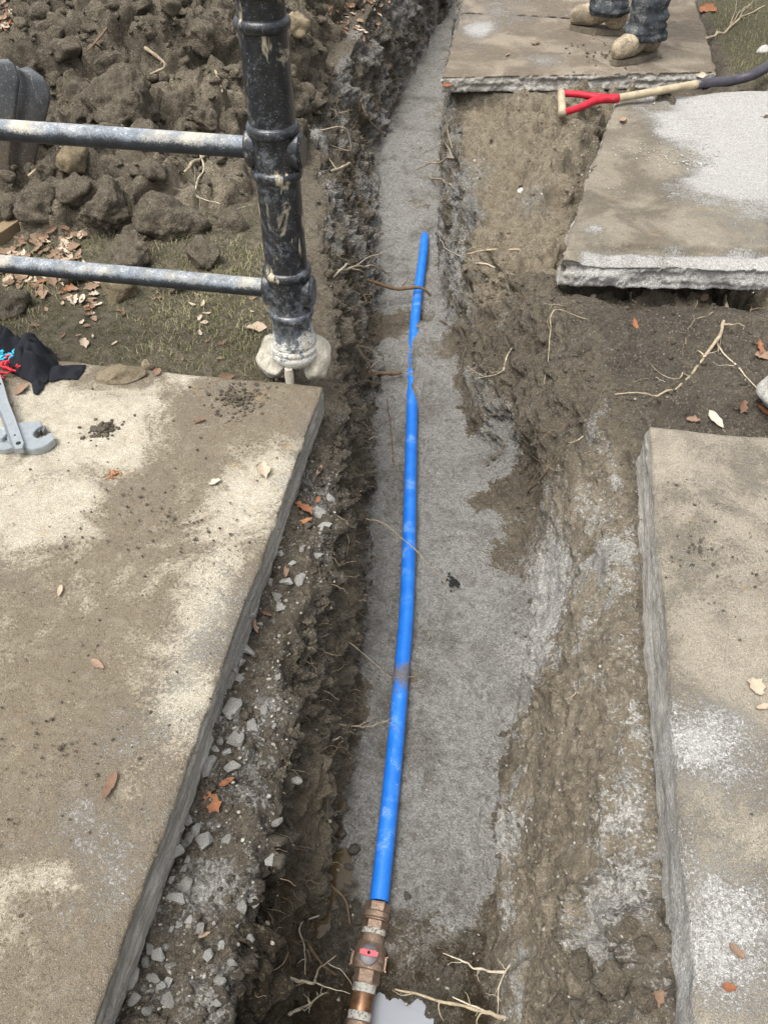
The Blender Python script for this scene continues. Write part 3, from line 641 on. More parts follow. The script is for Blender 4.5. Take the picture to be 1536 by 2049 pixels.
MAT['root_hair'] = simple('root_hair', '7d705c', .9, var=.4, sc=20, spec=.1); MAT['root'] = simple('pale_root', 'a3957d', .85, var=.45, sc=50, spec=.2); MAT['root_dark'] = simple('brown_root', '6e5a45', .9, var=.35, sc=50, spec=.2); MAT['root_white'] = simple('whitish_root', 'b6ab96', .85, var=.45, sc=60, spec=.2)
def blue_pipe():
    t = NT('blue_plastic'); n = t.step(t.noise(16, 6, .7), .3, .7); n3 = t.step(t.noise(240, 4, .7), .3, .7)
    c = t.mix(n, lin('1560b8'), lin('2471cb')); m = t.math('ADD', t.math('MULTIPLY', n, .6), t.math('MULTIPLY', n3, .4))
    n1 = t.step(t.noise(6, 4, .6), .3, .7)
    film = t.step(t.math('ADD', m, t.math('MULTIPLY', n1, .5)), .95, 1.3, 0, .5); c = t.mix(film, c, lin('8fa3b6'))
    mud = t.step(t.math('ADD', m, t.math('MULTIPLY', t.at('m_mud'), .55)), 1.0, 1.10, 0, .9); c = t.mix(mud, c, t.mix(n3, lin('4a4436'), lin('6d6553')))
    return t.out(c, t.step(t.math('MAXIMUM', film, mud), 0, .6, .38, .85), t.bump(t.math('ADD', mud, t.math('MULTIPLY', n3, .1)), .001, .6), spec=.45)
MAT['pipe'] = blue_pipe()
def brass():
    t = NT('muddy_brass'); n = t.step(t.noise(70, 5, .7), .3, .7); n3 = t.step(t.noise(420, 3, .7), .3, .7)
    c = t.mix(n, lin('86705f'), lin('9c8775')); d = t.step(t.math('ADD', t.math('MULTIPLY', n, .5), t.math('MULTIPLY', n3, .5)), .4, .75, 0, .9)
    c = t.mix(d, c, lin('6a5d50'))
    return t.out(c, t.step(d, 0, .8, .32, .75), t.bump(n3, .0008, .6), t.step(d, 0, .8, .75, .15), .5)
MAT['brass'] = brass()
MAT['copper'] = simple('tarnished_copper', '8d6a50', .4, .6, .55, 60)
def tape():
    t = NT('thread_tape'); n = t.step(t.noise(180, 4, .7), .5, .66); return t.out(t.mix(n, lin('a5a39b'), lin('5a534a')), .7, t.bump(n, .001, .6))
MAT['tape'] = tape(); MAT['red_bar'] = simple('red_plastic', 'c4525c', .5, 0, .3, 120)
MAT['red'] = simple('red_enamel', 'b81c30', .45, 0, .4, 30); MAT['wood'] = simple('ash_wood', 'a89a80', .8, 0, .4, 25); MAT['steel'] = simple('worn_steel', '6f6d6e', .5, .6, .35, 25)
MAT['steel_dark'] = simple('blued_steel', '55525a', .45, .6, .35, 25)
MAT['alu'] = simple('grey_aluminium', '9da3a6', .36, .55, .15, 60); MAT['alu_dark'] = simple('jaw_steel', '6f7173', .5, .4, .25, 60); MAT['black_hole'] = simple('black_and_hole_shade', '17181a', .8, 0, .2, 40)
MAT['lettering'] = simple('white_lettering', 'e8e8e2', .6, 0, .1, 40)
MAT['cloth'] = simple('black_cotton', '1b1d23', .9, 0, .35, 300, .001, .25); MAT['yarn_red'] = simple('red_knit', 'c23440', .9, 0, .3, 200); MAT['yarn_blue'] = simple('cyan_knit', '3aa7c4', .9, 0, .3, 200)
def denim():
    t = NT('muddy_denim'); n = t.step(t.noise(14, 6, .7), .3, .7); n3 = t.step(t.noise(120, 5, .75), .3, .7)
    c = t.mix(n, lin('2b2e31'), lin('43484c')); m = t.math('ADD', t.math('MULTIPLY', n, .5), t.math('MULTIPLY', n3, .5)); c = t.mix(t.step(m, .5, .95, 0, .6), c, lin('8f8b80'))
    return t.out(c, .95, t.bump(t.noise(45, 5, .6), .006, .7), spec=.15)
MAT['denim'] = denim()
def boot():
    t = NT('muddy_leather'); n = t.step(t.noise(16, 6, .7, .5), .35, .65); n3 = t.step(t.noise(130, 4, .7), .3, .7)
    c = t.mix(n, lin('9d8f78'), lin('655c4e')); c = t.mix(t.step(n3, .6, 1, 0, .5), c, lin('c9bea9')); c = t.mix(t.step(t.noise(9, 4, .6), .5, .6, 0, .6), c, lin('5e5648')); return t.out(c, .9, t.bump(t.noise(60, 5, .7), .005, .8), spec=.2)
MAT['boot'] = boot(); MAT['sole'] = simple('muddy_sole', '736a5b', .95, 0, .4, 60, .004); MAT['lace'] = simple('bootlace', 'b5a68a', .9, 0, .2, 60)
MAT['jacket'] = simple('work_jacket', '3a4038', .95, 0, .3, 30); MAT['skin'] = simple('skin', 'c09478', .6, 0, .1, 20); MAT['hair'] = simple('hair', '2f241c', .8, 0, .3, 90)
def plate():
    t = NT('scratched_black_steel'); n = t.step(t.noise(5, 5, .65), .3, .7); s1 = t.step(t.noise(1, 4, .7, vec=t.scaled((60, 60, 7))), .62, .7); n3 = t.step(t.noise(200, 3, .7), .3, .7)
    c = t.mix(n, lin('3a3d42'), lin('55585b')); low = t.step(t.xyz(2), .42, .18)
    c = t.mix(t.math('MULTIPLY', low, t.step(n, .1, .8, .5, 1.0)), c, t.mix(n3, lin('5d4a38'), lin('6f6656'))); c = t.mix(t.math('MULTIPLY', s1, .7), c, lin('8d8a80')); c = t.mix(t.step(n3, .85, 1, 0, .7), c, lin('a09a8c'))
    return t.out(c, .6, t.bump(n3, .001, .5), .3, .4)
MAT['plate'] = plate(); MAT['timber'] = simple('weathered_timber', '8c7a5e', .9, 0, .35, 40, .002)
tg = NT('dry_grass'); MAT['grass'] = tg.out(tg.mix(tg.step(tg.noise(9, 4, .6), .35, .65), tg.mix(tg.step(tg.noise(300, 2, .5), .35, .65), lin('5f6340'), lin('7f7d55')), lin('938b6c')), .85, spec=.2)
def water_mat(name, tint, fac):
    t = NT(name); t.b.inputs['IOR'].default_value = 1.33
    return t.out(tint, .04 if fac else .06, t.bump(t.noise(30, 2, .4), .0006, .4), spec=.5)
MAT['muddy_water'] = water_mat('muddy_water', lin('4a3f2e'), 0); MAT['water'] = water_mat('sky_grey_puddle', lin('83868b'), 1)  # clear puddle: pale grey base colour stands in for the bright sky reflection

# ------------------------------------------------------------------ water in the sump
def water(name, pxs, z, mat):
    bm = bmesh.new(); vs = [bm.verts.new(U(a, b, z)) for a, b in pxs]; f = bm.faces.new(vs); f.normal_update()
    if f.normal.z < 0: f.normal_flip()
    o = bm_obj(name, bm, mat); tag(o, kind='structure'); return o
water('puddle', [(560, 1900), (720, 1890), (960, 1890), (1040, 2050), (1000, 2180), (780, 2200), (600, 2180), (540, 2020)], -.638, MAT['water'])
water('puddle', [(560, 1640), (700, 1600), (800, 1700), (800, 1850), (760, 1950), (620, 1990), (500, 1900)], -.618, MAT['muddy_water'])

# ------------------------------------------------------------------ blue water pipe and valve
PZ = [-.572 - .006 * sst(np.array(b[1]), 1.5, 2.4) for b in PIPE_XY]
pp = [Vector((PIPE_XY[i][0], PIPE_XY[i][1], float(PZ[i]))) for i in range(len(PIPE_XY))]
pp[-1].z -= .03
sp = smooth_path(pp, 90); V, F = tube_arrays(sp, np.full(len(sp), .0222), 28)
me = tri_mesh('water_pipe', V, F); yv = V[:, 1]
mud = np.exp(-((yv - U(0, 1232, -.57).y) / .06) ** 2) + .35 * sst(yv, 2.3, 2.5) + .3 * np.exp(-((yv - 1.15) / .08) ** 2)
attr(me, 'm_mud', mud)
tag(link('water_pipe', me, MAT['pipe']), 'long blue plastic water pipe lying along the trench floor, partly buried', 'pipe')
A = pp[0]; B = U(712, 2075, -.600); ax = (B - A).normalized(); LEN = (B - A).length
def apx(py): return LEN * (py - 1806) / (2075 - 1806)
vr = empty('ball_valve', A)
tag(vr, 'muddy brass ball valve with a red bar joined to the blue pipe', 'valve')
def vpart(name, prof, mat, seg=32, smooth=True, parent=vr, auto=35):
    o = lathe(name, [(apx(a), r) for a, r in prof], mat, None, seg, A, ax, smooth, auto=auto)
    o.data.transform(Matrix.Translation(-A)); o.parent = parent; return o
n_ = vpart('compression_nut', [(1808, .022), (1808, .0275), (1811, .0285), (1826, .0285), (1828, .027)], MAT['brass'], 6, False)
vpart('collar', [(1827, .0265), (1830, .0295), (1840, .0298), (1842, .0275), (1844, .030), (1846, .0298), (1847, .027)], MAT['brass'])
vpart('hex_adapter', [(1847, .024), (1848, .0285), (1866, .0285), (1868, .026)], MAT['brass'], 6, False)
vpart('thread_seal', [(1864, .0262), (1867, .0272), (1871, .0268), (1874, .0272), (1876, .0262)], MAT['tape'])
body = vpart('valve_body', [(1874, .0258), (1877, .0272), (1892, .0275), (1895, .0288), (1903, .034), (1915, .0372), (1945, .0375), (1948, .036), (1949, .028)], MAT['brass'])
vpart('hex_end', [(1947, .024), (1948, .0295), (1972, .0295), (1976, .027)], MAT['brass'], 6, False)
vpart('thread_seal', [(1975, .0243), (1978, .0256), (1984, .0250), (1989, .0256), (1992, .0243)], MAT['tape'])
vpart('copper_nipple', [(1988, .0235), (1990, .0240), (2030, .0240), (2032, .0235)], MAT['copper'])
vpart('thread_seal', [(2028, .0243), (2031, .0256), (2040, .0252), (2045, .0256), (2047, .0243)], MAT['tape'])
vpart('elbow', [(2044, .025), (2047, .029), (2066, .029), (2074, .027)], MAT['brass'])
up = Vector((0, 0, 1)); up = (up - ax * up.dot(ax)).normalized(); sdv = ax.cross(up)
C0 = ax * apx(1922)
stem = lathe('stem_boss', [(.028, .0195), (.0420, .0200), (.0445, .0200), (.0455, .0185)], MAT['steel'], vr, 28, C0, up, True, auto=35)
bm = bmesh.new(); bmesh.ops.create_cube(bm, size=1)
bmesh.ops.bevel(bm, geom=bm.edges[:], offset=.12, segments=2, affect='EDGES')
M = Matrix((sdv, ax, up)).transposed().to_4x4(); bm.transform(Matrix.Translation(C0 + up * .0490 - ax * .002) @ M @ Matrix.Diagonal((.039, .012, .011, 1)))
bar = bm_obj('red_bar', bm, MAT['red_bar'], vr)
lathe('bar_screw', [(.053, .0035), (.0560, .0032)], MAT['black_hole'], bar, 12, C0 - ax * .002, up)
for k in (-1, 1):
    bm = bmesh.new(); bmesh.ops.create_cube(bm, size=1); bm.transform(Matrix.Translation(ax * apx(1931) + sdv * k * .034 + up * .002) @ M @ Matrix.Diagonal((.009, .026, .022, 1)))
    bmesh.ops.bevel(bm, geom=bm.edges[:], offset=.002, segments=2, affect='EDGES'); bm_obj('side_lug', bm, MAT['brass'], vr)

# ------------------------------------------------------------------ cast iron railing
PB = U(594, 738, 0); PBx = Vector((PB.x, PB.y, 0)); rail = empty('iron_railing', PBx)
tag(rail, 'black painted cast iron railing post with two dusty rails, mud splashed at its foot', 'railing')
def ppart(name, prof, mat=None, seg=40, auto=50): return lathe(name, prof, mat or MAT['post'], rail, seg, (0, 0, 0), (0, 0, 1), True, auto=auto)
ppart('post', [(.10, .052), (.16, .0535), (.30, .0535), (.34, .052), (.60, .0515), (.66, .0515), (.84, .0500), (1.05, .0495), (1.30, .049)])
ppart('collar', [(.176, .053), (.180, .0585), (.187, .0605), (.194, .0585), (.198, .053)])
ppart('collar', [(.292, .053), (.295, .0590), (.304, .0620), (.313, .0590), (.318, .053)])
ppart('collar', [(.540, .0515), (.544, .0580), (.553, .0605), (.562, .0580), (.566, .0515)])
ppart('collar', [(.636, .0515), (.640, .0580), (.649, .0605), (.658, .0580), (.662, .0515)])
ppart('collar', [(.838, .050), (.842, .0560), (.851, .0585), (.860, .0560), (.864, .050)])
ppart('collar', [(.900, .050), (.905, .0600), (.920, .0620), (.934, .0600), (.940, .050)])
ppart('flared_base', [(.030, .030), (.036, .052), (.050, .062), (.062, .0665), (.070, .0650), (.074, .0620), (.080, .0655), (.087, .0645), (.092, .0605), (.099, .0620), (.106, .0600), (.118, .0565), (.135, .0535)])
lathe('foot_pin', [(-.03, .012), (.03, .0125), (.045, .011)], MAT['cement'], rail, 16, (-.004, -.062, 0), (0, 0, 1), True, auto=40)
for zc in (.248, .602):
    for sx in (-1, 1):
        b = lathe('rail_socket', [(.030, .036), (.052, .038), (.060, .037), (.064, .031), (.066, .030)], MAT['post'], rail, 28, (0, 0, zc), (sx, 0, 0), True, auto=40)
        b.data.transform(Matrix.Translation((0, 0, zc)) @ Matrix.Diagonal((1, 1, 1.18, 1)) @ Matrix.Translation((0, 0, -zc)))
    lathe('rail', [(.056, .0235), (.4, .0238), (1.2, .0235), (2.6, .0235)], MAT['rail'], rail, 24, (0, 0, zc), (-1, 0, 0), True, auto=40)

# ------------------------------------------------------------------ stones, clods, rubble
def ico(sub):
    bm = bmesh.new(); bmesh.ops.create_icosphere(bm, subdivisions=sub, radius=1); bm.verts.ensure_lookup_table()
    V = np.array([v.co[:] for v in bm.verts]); F = np.array([[v.index for v in f.verts] for f in bm.faces]); bm.free(); return V, F
ICO = {k: ico(k) for k in (1, 2, 3, 4, 5)}
def lump(sub, scale, seed, ang=.35, fine=.08, facets=8):
    V, F = ICO[sub]; V = V.copy(); rg = np.random.default_rng(seed)
    if sub <= 2: V = V * (1 + rg.normal(size=(len(V), 1)) * .13)
    for _ in range(facets):                                              # flat broken faces
        n = rg.normal(size=3); n /= np.linalg.norm(n); d = rg.uniform(.55, .85); k = V @ n; V -= np.where(k > d, (k - d) * .92, 0)[:, None] * n
    nn = V / (np.linalg.norm(V, axis=1, keepdims=True) + 1e-9)
    V = V * (1 + ang * fbm(V + seed * 1.7, 1.2, 2, s=seed % 97)[:, None]) + nn * (fine * fbm(V + seed, 4.5, 4, .6, s=seed % 89))[:, None]
    return V * np.array(scale), F
def stone_mesh(name, sub, scale, seed, **k): V, F = lump(sub, scale, seed, **k); return tri_mesh(name, V, F)
def put(o, loc, rz=None, tilt=0): o.location = loc; o.rotation_euler = (random.uniform(-tilt, tilt), random.uniform(-tilt, tilt), random.uniform(0, 6.28) if rz is None else rz); return o
def chunk_mesh(seed, sx, sy, sz):
    rg = np.random.default_rng(seed); bm = bmesh.new()
    for _ in range(15):
        p = rg.normal(size=3); p /= np.linalg.norm(p); p = np.sign(p) * np.abs(p) ** .7; p *= rg.uniform(.8, 1.0); bm.verts.new(p * [sx, sy, sz])
    r_ = bmesh.ops.convex_hull(bm, input=bm.verts[:]); bmesh.ops.delete(bm, geom=[g_ for g_ in r_['geom_interior'] if isinstance(g_, bmesh.types.BMVert)], context='VERTS')
    bmesh.ops.dissolve_limit(bm, angle_limit=R(16), verts=bm.verts[:], edges=bm.edges[:]); bmesh.ops.bevel(bm, geom=bm.edges[:], offset=.05 * max(sx, sy, sz), segments=1, affect='EDGES'); bmesh.ops.triangulate(bm, faces=bm.faces[:])
    bmesh.ops.recalc_face_normals(bm, faces=bm.faces); me = bpy.data.meshes.new('concrete_chunk'); bm.to_mesh(me); bm.free(); return me
# big clods of soil (px, py, size px, seed, label)
SCL = lambda p: FPX / float((np.array(p) - CP) @ FW)
CL = [(85, 405, 92, 3, 'rounded soil boulder beside the scratched steel sheets', 'clod'), (238, 572, 78, 5, 'ochre rough stone on the grass below the lower rail', 'tan_rock'),
      (345, 425, 130, 8, 'large crumbly soil clod bristling with roots between the two rails', 'clod'), (215, 395, 120, 12, 'dark blocky soil clod between the two rails, beside the root-bristling clod', 'clod'),
      (15, 590, 90, 14, 'dark soil clod on leaf litter below the lower rail', 'clod'), (150, 545, 62, 17, 'small dark clod half under the lower rail', 'dark_rock'),
      (270, 490, 110, 19, 'flat broad clod just above the lower rail', 'clod'), (410, 500, 90, 23, 'crumbly clod just above the lower rail near the post', 'clod'),
      (350, 560, 66, 27, 'low clod under the lower rail on the verge', 'clod'), (245, 190, 150, 33, 'broad rounded lump of soil on the spoil heap above the upper rail', 'clod'),
      (150, 310, 80, 37, 'ochre lump of soil hanging just below the upper rail', 'tan_rock'), (400, 65, 70, 41, 'angular clod high on the spoil heap', 'clod'), (410, 235, 60, 43, 'small clod beside the post above the upper rail', 'clod'),
      (460, 440, 70, 47, 'crumbly clod beside the post between the two rails', 'clod'), (590, 40, 60, 53, 'ochre clod on the heap\'s edge just right of the post', 'tan_rock')]
for px, py, sz, sd, lab, mt in CL:
    loc, nr, k = hit(px, py + sz * .25); r = sz / 2 / SCL(loc)
    o = link('rough_stone' if 'stone' in lab else 'soil_clod', stone_mesh('soil_clod', 5 if sz > 100 else 4, (r, r * random.uniform(.8, 1), r * .85), sd, ang=.45, fine=.16), MAT[mt])
    put(o, loc + Vector((0, 0, r * .18)), tilt=.3); tag(o, lab, 'stone' if 'stone' in lab else 'soil clod', 'large clods and stones by the heap')
for k in range(46):
    px, py = random.uniform(5, 640), random.uniform(5, 470)
    loc, nr, q = hit(px, py)
    if hit(px, py, [heap])[2] > q + 1e-4 or loc.x > -.95: continue
    r = random.uniform(.03, .075); o = link('soil_clod', stone_mesh('soil_clod', 3, (r, r * random.uniform(.7, 1), r * .75), 700 + k, ang=.5, fine=.22), MAT['clod']); put(o, loc + nr * r * .15, tilt=.4); tag(o, 'crumbly fist-sized soil clod lying on the spoil heap', 'soil clod', 'fist-sized clods on the heap')
for px, py, sz, sd in ((1160, 1930, 60, 811), (1230, 1960, 80, 812), (1290, 1900, 50, 813), (1200, 2020, 70, 814), (1290, 2010, 60, 815), (1120, 2010, 46, 816), (1260, 1850, 36, 817)):
    loc, nr, q = hit(px, py); r = sz / 2 / SCL(loc); o = link('soil_clod', stone_mesh('soil_clod', 4, (r, r * .85, r * .8), sd, ang=.45, fine=.2), MAT['clod']); put(o, loc + nr * r * .1, tilt=.4); tag(o, 'dark clod of soil slumped at the near foot of the thick brown slab', 'soil clod', 'clods at the brown slab foot')
# pale lumps of footing at the post
for (px, py, w, h, lab, sd) in ((554, 704, 36, 40, 'pale lump of footing stone on the grass side of the iron post foot', 61), (634, 704, 38, 44, 'pale broken lump of footing stone on the trench side of the iron post foot', 64)):
    p = U(px, py, .025); s_ = SCL(p)
    o = link('footing_stone', stone_mesh('footing_stone', 5, (w / s_ * 1.0, .058, h / s_ * 1.15), sd, ang=.22, fine=.045, facets=8), MAT['cement']); o.location = p + Vector((0, -.03, 0)); tag(o, lab, 'stone', 'footing stones')
# flat stones at the slab edge
for (px, py, w, d, sd, lab) in ((240, 752, .075, .048, 71, 'flat brown stone flake lying on the pale slab by the grass'), (298, 738, .022, .014, 73, 'small ochre stone touching the flat brown flake')):
    loc, nr, k = hit(px, py); o = link('flat_stone', stone_mesh('flat_stone', 4, (w, d, .02), sd, ang=.3, fine=.05), MAT['flat_stone']); o.location = loc + Vector((0, 0, .012)); o.rotation_euler = (.05, -.08, .1); tag(o, lab, 'stone')
# concrete rubble on the shelf
def rub_label(px, py, sz):
    L = ((470, 1418, 'near the large octagonal chunk'), (422, 1604, 'near the bright orange toothed leaf'), (400, 1745, 'in the white dust spill on the near shelf'), (300, 1950, 'in the corner of the near shelf by the slab side'), (620, 1030, 'by the orange-brown leaves on the far shelf'), (585, 1160, 'by the brown leaf among rubble'), (485, 1310, 'below the dark red folded leaf'), (470, 1950, 'by the lip of the near shelf'))
    return ('larger' if sz > 27 else 'small') + ' broken grey-white concrete chunk ' + min(L, key=lambda q: (q[0] - px) ** 2 + (q[1] - py) ** 2)[2]
RUB = [(470, 1418, 60), (598, 1160, 34), (570, 1165, 30), (540, 1165, 18), (498, 1300, 30), (478, 1325, 24), (465, 1340, 18), (480, 1358, 20), (556, 1355, 14), (505, 1455, 30), (470, 1480, 34), (440, 1480, 22), (430, 1500, 20), (462, 1540, 40), (420, 1535, 44), (450, 1500, 28), (352, 1702, 34), (365, 1690, 24), (378, 1676, 26), (408, 1688, 44), (452, 1678, 24), (374, 1640, 20), (362, 1660, 18), (374, 1773, 38), (352, 1800, 40), (345, 1762, 20), (366, 1738, 22), (375, 1722, 18), (485, 1810, 34), (508, 1802, 24), (395, 1660, 26), (317, 1910, 26), (300, 1898, 20), (290, 1925, 26), (262, 1962, 44), (306, 1960, 30), (320, 1975, 24), (342, 1930, 24), (338, 2000, 34), (268, 2000, 30), (415, 1912, 24), (330, 1895, 18), (336, 1965, 18), (445, 1890, 16), (640, 1030, 40), (648, 1052, 36), (585, 1130, 18), (605, 1100, 22), (560, 1110, 18), (630, 1110, 24), (550, 1195, 26), (560, 1215, 20), (663, 1000, 24), (545, 1720, 30), (552, 1640, 24), (590, 1560, 28), (500, 1230, 16), (520, 1250, 14), (530, 1420, 24), (545, 1450, 16), (440, 1440, 14), (380, 1840, 20), (400, 1860, 24), (340, 1860, 16), (358, 1850, 14), (295, 2020, 24), (440, 1960, 30), (465, 1930, 24), (430, 2010, 28), (500, 1880, 20)]
stones_m = [chunk_mesh(200 + k, 1.0, .6 + .04 * k, .45 + .03 * k) for k in range(11)]
for i, (px, py, sz) in enumerate(RUB):
    loc, nr, k = hit(px, py); r = sz / 2 / SCL(loc) * 1.22; o = link('concrete_chunk', stones_m[i % 11], MAT['rubble'], smooth=False); o.scale = (r, r, r * .85)
    put(o, loc + nr * r * .18, tilt=.5)
    lab = 'large pale octagonal concrete chunk against the concrete slab\'s side' if i == 0 else rub_label(px, py, sz)
    tag(o, lab, 'rubble', 'concrete rubble on the shelf')
# dark pebbles in the muddy puddle, other single stones
for (px, py, sz, mt, lab, cat) in ((700, 1735, 20, 'dark_rock', 'round black pebble at the edge of the muddy puddle', 'pebble'), (708, 1702, 34, 'dark_rock', 'dark wet stone at the trench wall foot above the muddy puddle', 'stone'), (895, 1945, 30, 'dark_rock', 'dark wet stone beside the valve', 'stone'), (840, 2035, 22, 'dark_rock', 'black pebble in the clear puddle', 'pebble'), (555, 1716, 40, 'dark_rock', 'dark stone stuck in the trench wall below the rubble shelf', 'stone'), (1043, 384, 22, 'rubble', 'small white chip standing on the clay bank', 'stone chip'), (1525, 105, 30, 'rubble', 'pale stone on the mossy verge above the bent shovel shank', 'stone'), (815, 1792, 20, 'dark_rock', 'brown pebble on wet grit beside the pipe end', 'pebble'), (765, 1868, 22, 'dark_rock', 'black wet pebble touching the valve hexagon', 'pebble')):
    loc, nr, k = hit(px, py); r = sz / 2 / SCL(loc); o = link('pebble' if cat == 'pebble' else 'stone', stone_mesh('stone', 3, (r, r * .8, r * .7), int(px), ang=.2, fine=.03), MAT[mt]); put(o, loc + nr * r * .3, tilt=.3); tag(o, lab, cat)
p = hit(1530, 838)[0]
o = link('stone', stone_mesh('stone', 4, (.10, .09, .06), 91, ang=.2, fine=.05), MAT['rubble']); o.location = Vector((p.x + .065, p.y + .03, .0)); tag(o, 'grey block of stone beside leaves at the far edge of the brown slab', 'stone')
# loose crumbs of soil and grit, too many to count
def crumbs(name, idxs, P, N, smin, smax, mat, sub=1, kinds=9, lift=.1):
    base = [lump(sub, (1, .55 + .05 * q, .45 + .03 * q), 300 + q, ang=.5, fine=.30, facets=9) for q in range(kinds)]; parts = []
    for q, i in enumerate(idxs):
        V, F = base[q % kinds]; r = smin + (smax - smin) * RNG.random() ** 2.5; a = RNG.random() * 6.28; ca, sa = math.cos(a), math.sin(a)
        W = np.stack([V[:, 0] * ca - V[:, 1] * sa, V[:, 0] * sa + V[:, 1] * ca, V[:, 2]], 1) * r; parts.append((W + P[i] + N[i] * r * lift, F))
    V, F = join_arrays(parts); o = link(name, tri_mesh(name, V, F), mat, smooth=False); tag(o, kind='stuff')
    if P is Z['V'] and mat is MAT['soil']:
        for k_ in ('m_dark', 'm_tan', 'm_wet'): attr(o.data, k_, np.concatenate([np.full(len(base[q % kinds][0]), Z['mk'][k_][i]) for q, i in enumerate(idxs)]))
    return o
def pick(w, n):
    w = np.where(Z['inview'], np.clip(w, 0, 1), 0); return RNG.choice(len(w), n, p=w / w.sum())
slope = Z['N'][:, 2]
near_y = np.exp(-np.clip(Z['y'] - 1, 0, 9) * .5) * (Z['y'] > .1)
tag(crumbs('soil_crumbs', pick((Z['shelf'] * (Z['x'] > -.46) * 1.0 + 2.2 * Z['floor'] * (1 - Z['floor']) + .9 * Z['gap'] + .9 * Z['bank'] + .6 * (Z['wallR'] - Z['cut']) + .35 * Z['wallL'] + .05 * Z['verge']) * (Z['y'] < 4.2) * (Z['y'] > .1), 4600), Z['V'], Z['N'], .0020, .016, MAT['clod']), 'loose brown soil crumbs strewn over the trench sides', 'soil')
tag(crumbs('gravel_grit', pick((Z['shelf'] * (Z['x'] > -.46) * .5 + .10 * Z['floor'] + .12 * Z['cut'] + .06 * Z['gap']) * (Z['y'] < 4) * (Z['y'] > .1), 2600), Z['V'], Z['N'], .0010, .0065, MAT['gravel'], sub=1), 'pale grit and gravel strewn over the shelf and trench floor', 'gravel')
hw = (HV[:, 2] > -.04).astype(float); tag(crumbs('heap_crumbs', RNG.choice(len(hw), 4200, p=hw / hw.sum()), HV, HN, .006, .040, MAT['clod'], sub=2), 'crumbly lumps of loose soil covering the spoil heap', 'soil')
# the little pile of soil and rust crumbs dropped on the pale slab
def pile(name, px, py, n, spread, smax, mat, lab, cat):
    c, nr, k = hit(px, py); parts = []
    for q in range(n):
        V, F = lump(1, (1, .9, .7), 500 + q % 9, facets=4); r = .0015 + smax * RNG.random() ** 2; a, d = RNG.random() * 6.28, abs(RNG.normal()) * spread
        parts.append((V * r + np.array([c.x + math.cos(a) * d * 1.2, c.y + math.sin(a) * d, c.z + r * .3 + .006 * max(0, 1 - d / spread)]), F))
    V, F = join_arrays(parts); o = link(name, tri_mesh(name, V, F), mat); tag(o, lab, cat, kind='stuff')
pile('soil_spill', 205, 862, 190, .022, .007, MAT['clod'], 'small spill of dark crumbly soil on the pale slab', 'soil'); pile('leaf_crumbs', 228, 950, 50, .012, .004, MAT['leaf_orange'], 'orange rust-coloured crumbs on the pale slab', 'crumbs')
pile('slab_crumbs', 350, 1040, 260, .30, .0028, MAT['clod'], 'tiny soil crumbs scattered on the pale slab', 'soil'); pile('slab_crumbs', 130, 1500, 160, .25, .0028, MAT['clod'], 'tiny soil crumbs scattered on the near part of the pale slab', 'soil')
pile('soil_spill', 480, 800, 260, .06, .006, MAT['clod'], 'thin spread of soil crumbs on the pale slab below the post', 'soil'); pile('stone_dust_grains', 1400, 330, 900, .35, .0035, MAT['rubble'], 'white stone dust grains on the lifted flagstone', 'grit')
pile('slab_crumbs', 1400, 1100, 160, .20, .0028, MAT['clod'], 'soil crumbs on the brown slab', 'soil'); pile('slab_crumbs', 1200, 110, 120, .25, .008, MAT['clod'], 'soil crumbs on the far muddy flagstone', 'soil')

# ------------------------------------------------------------------ roots
def root(pts, r0, mat, lab, lift=.0, r1=None, branches=0, seed=0, group=None, wig=1.0, name='root'):
    """pts: photo pixels; the first point grows out of what stands there, lift = how far the tip hangs clear of it (m)"""
    hs_ = [hit(*p) for p in pts]; n = len(pts); d0 = hs_[0][2] + .012; d1 = hs_[-1][2] - lift - r0; W = []
    for i, p in enumerate(pts):
        t = i / (n - 1); d = min(d0 + (d1 - d0) * t, hs_[i][2] - r0 * 1.8 + (.012 if i == 0 else 0)); W.append(CP + ray(*p) * d)
    m = max(10, 7 * n); rg = np.random.default_rng(seed + int(pts[0][0] * 7 + pts[0][1])); P = smooth_path(W, m)
    L = np.linalg.norm(P[-1] - P[0]); amp = L * .012 * wig
    for k in range(3): P += amp * np.stack([fbm(np.stack([np.arange(m) * .23, np.full(m, 3.7 * k + j), np.full(m, float(rg.random() * 50))], 1), 1, 2, s=5 + j) for j in range(3)], 1)
    rad = np.linspace(r0, r1 if r1 is not None else r0 * .3, m) * (1 + .18 * rg.normal(size=m).clip(-1, 1)); parts = [tube_arrays(P, rad, 7)]
    for b in range(branches):
        i = int(rg.uniform(.15, .9) * (m - 2)); dirn = P[i + 1] - P[i]; dirn /= np.linalg.norm(dirn) + 1e-9; side = rg.normal(size=3); side /= np.linalg.norm(side); v = dirn * .7 + side * .8
        ln = L * rg.uniform(.12, .34); Q = [P[i]]
        for s_ in range(7): v = v + rg.normal(size=3) * .35; v /= np.linalg.norm(v); Q.append(Q[-1] + v * ln / 7)
        parts.append(tube_arrays(smooth_path(Q, 12), np.linspace(rad[i] * .6, .0004, 12), 5))
    V, F = join_arrays(parts); o = link(name, tri_mesh(name, V, F), MAT[mat]); tag(o, lab, 'root', group); return o
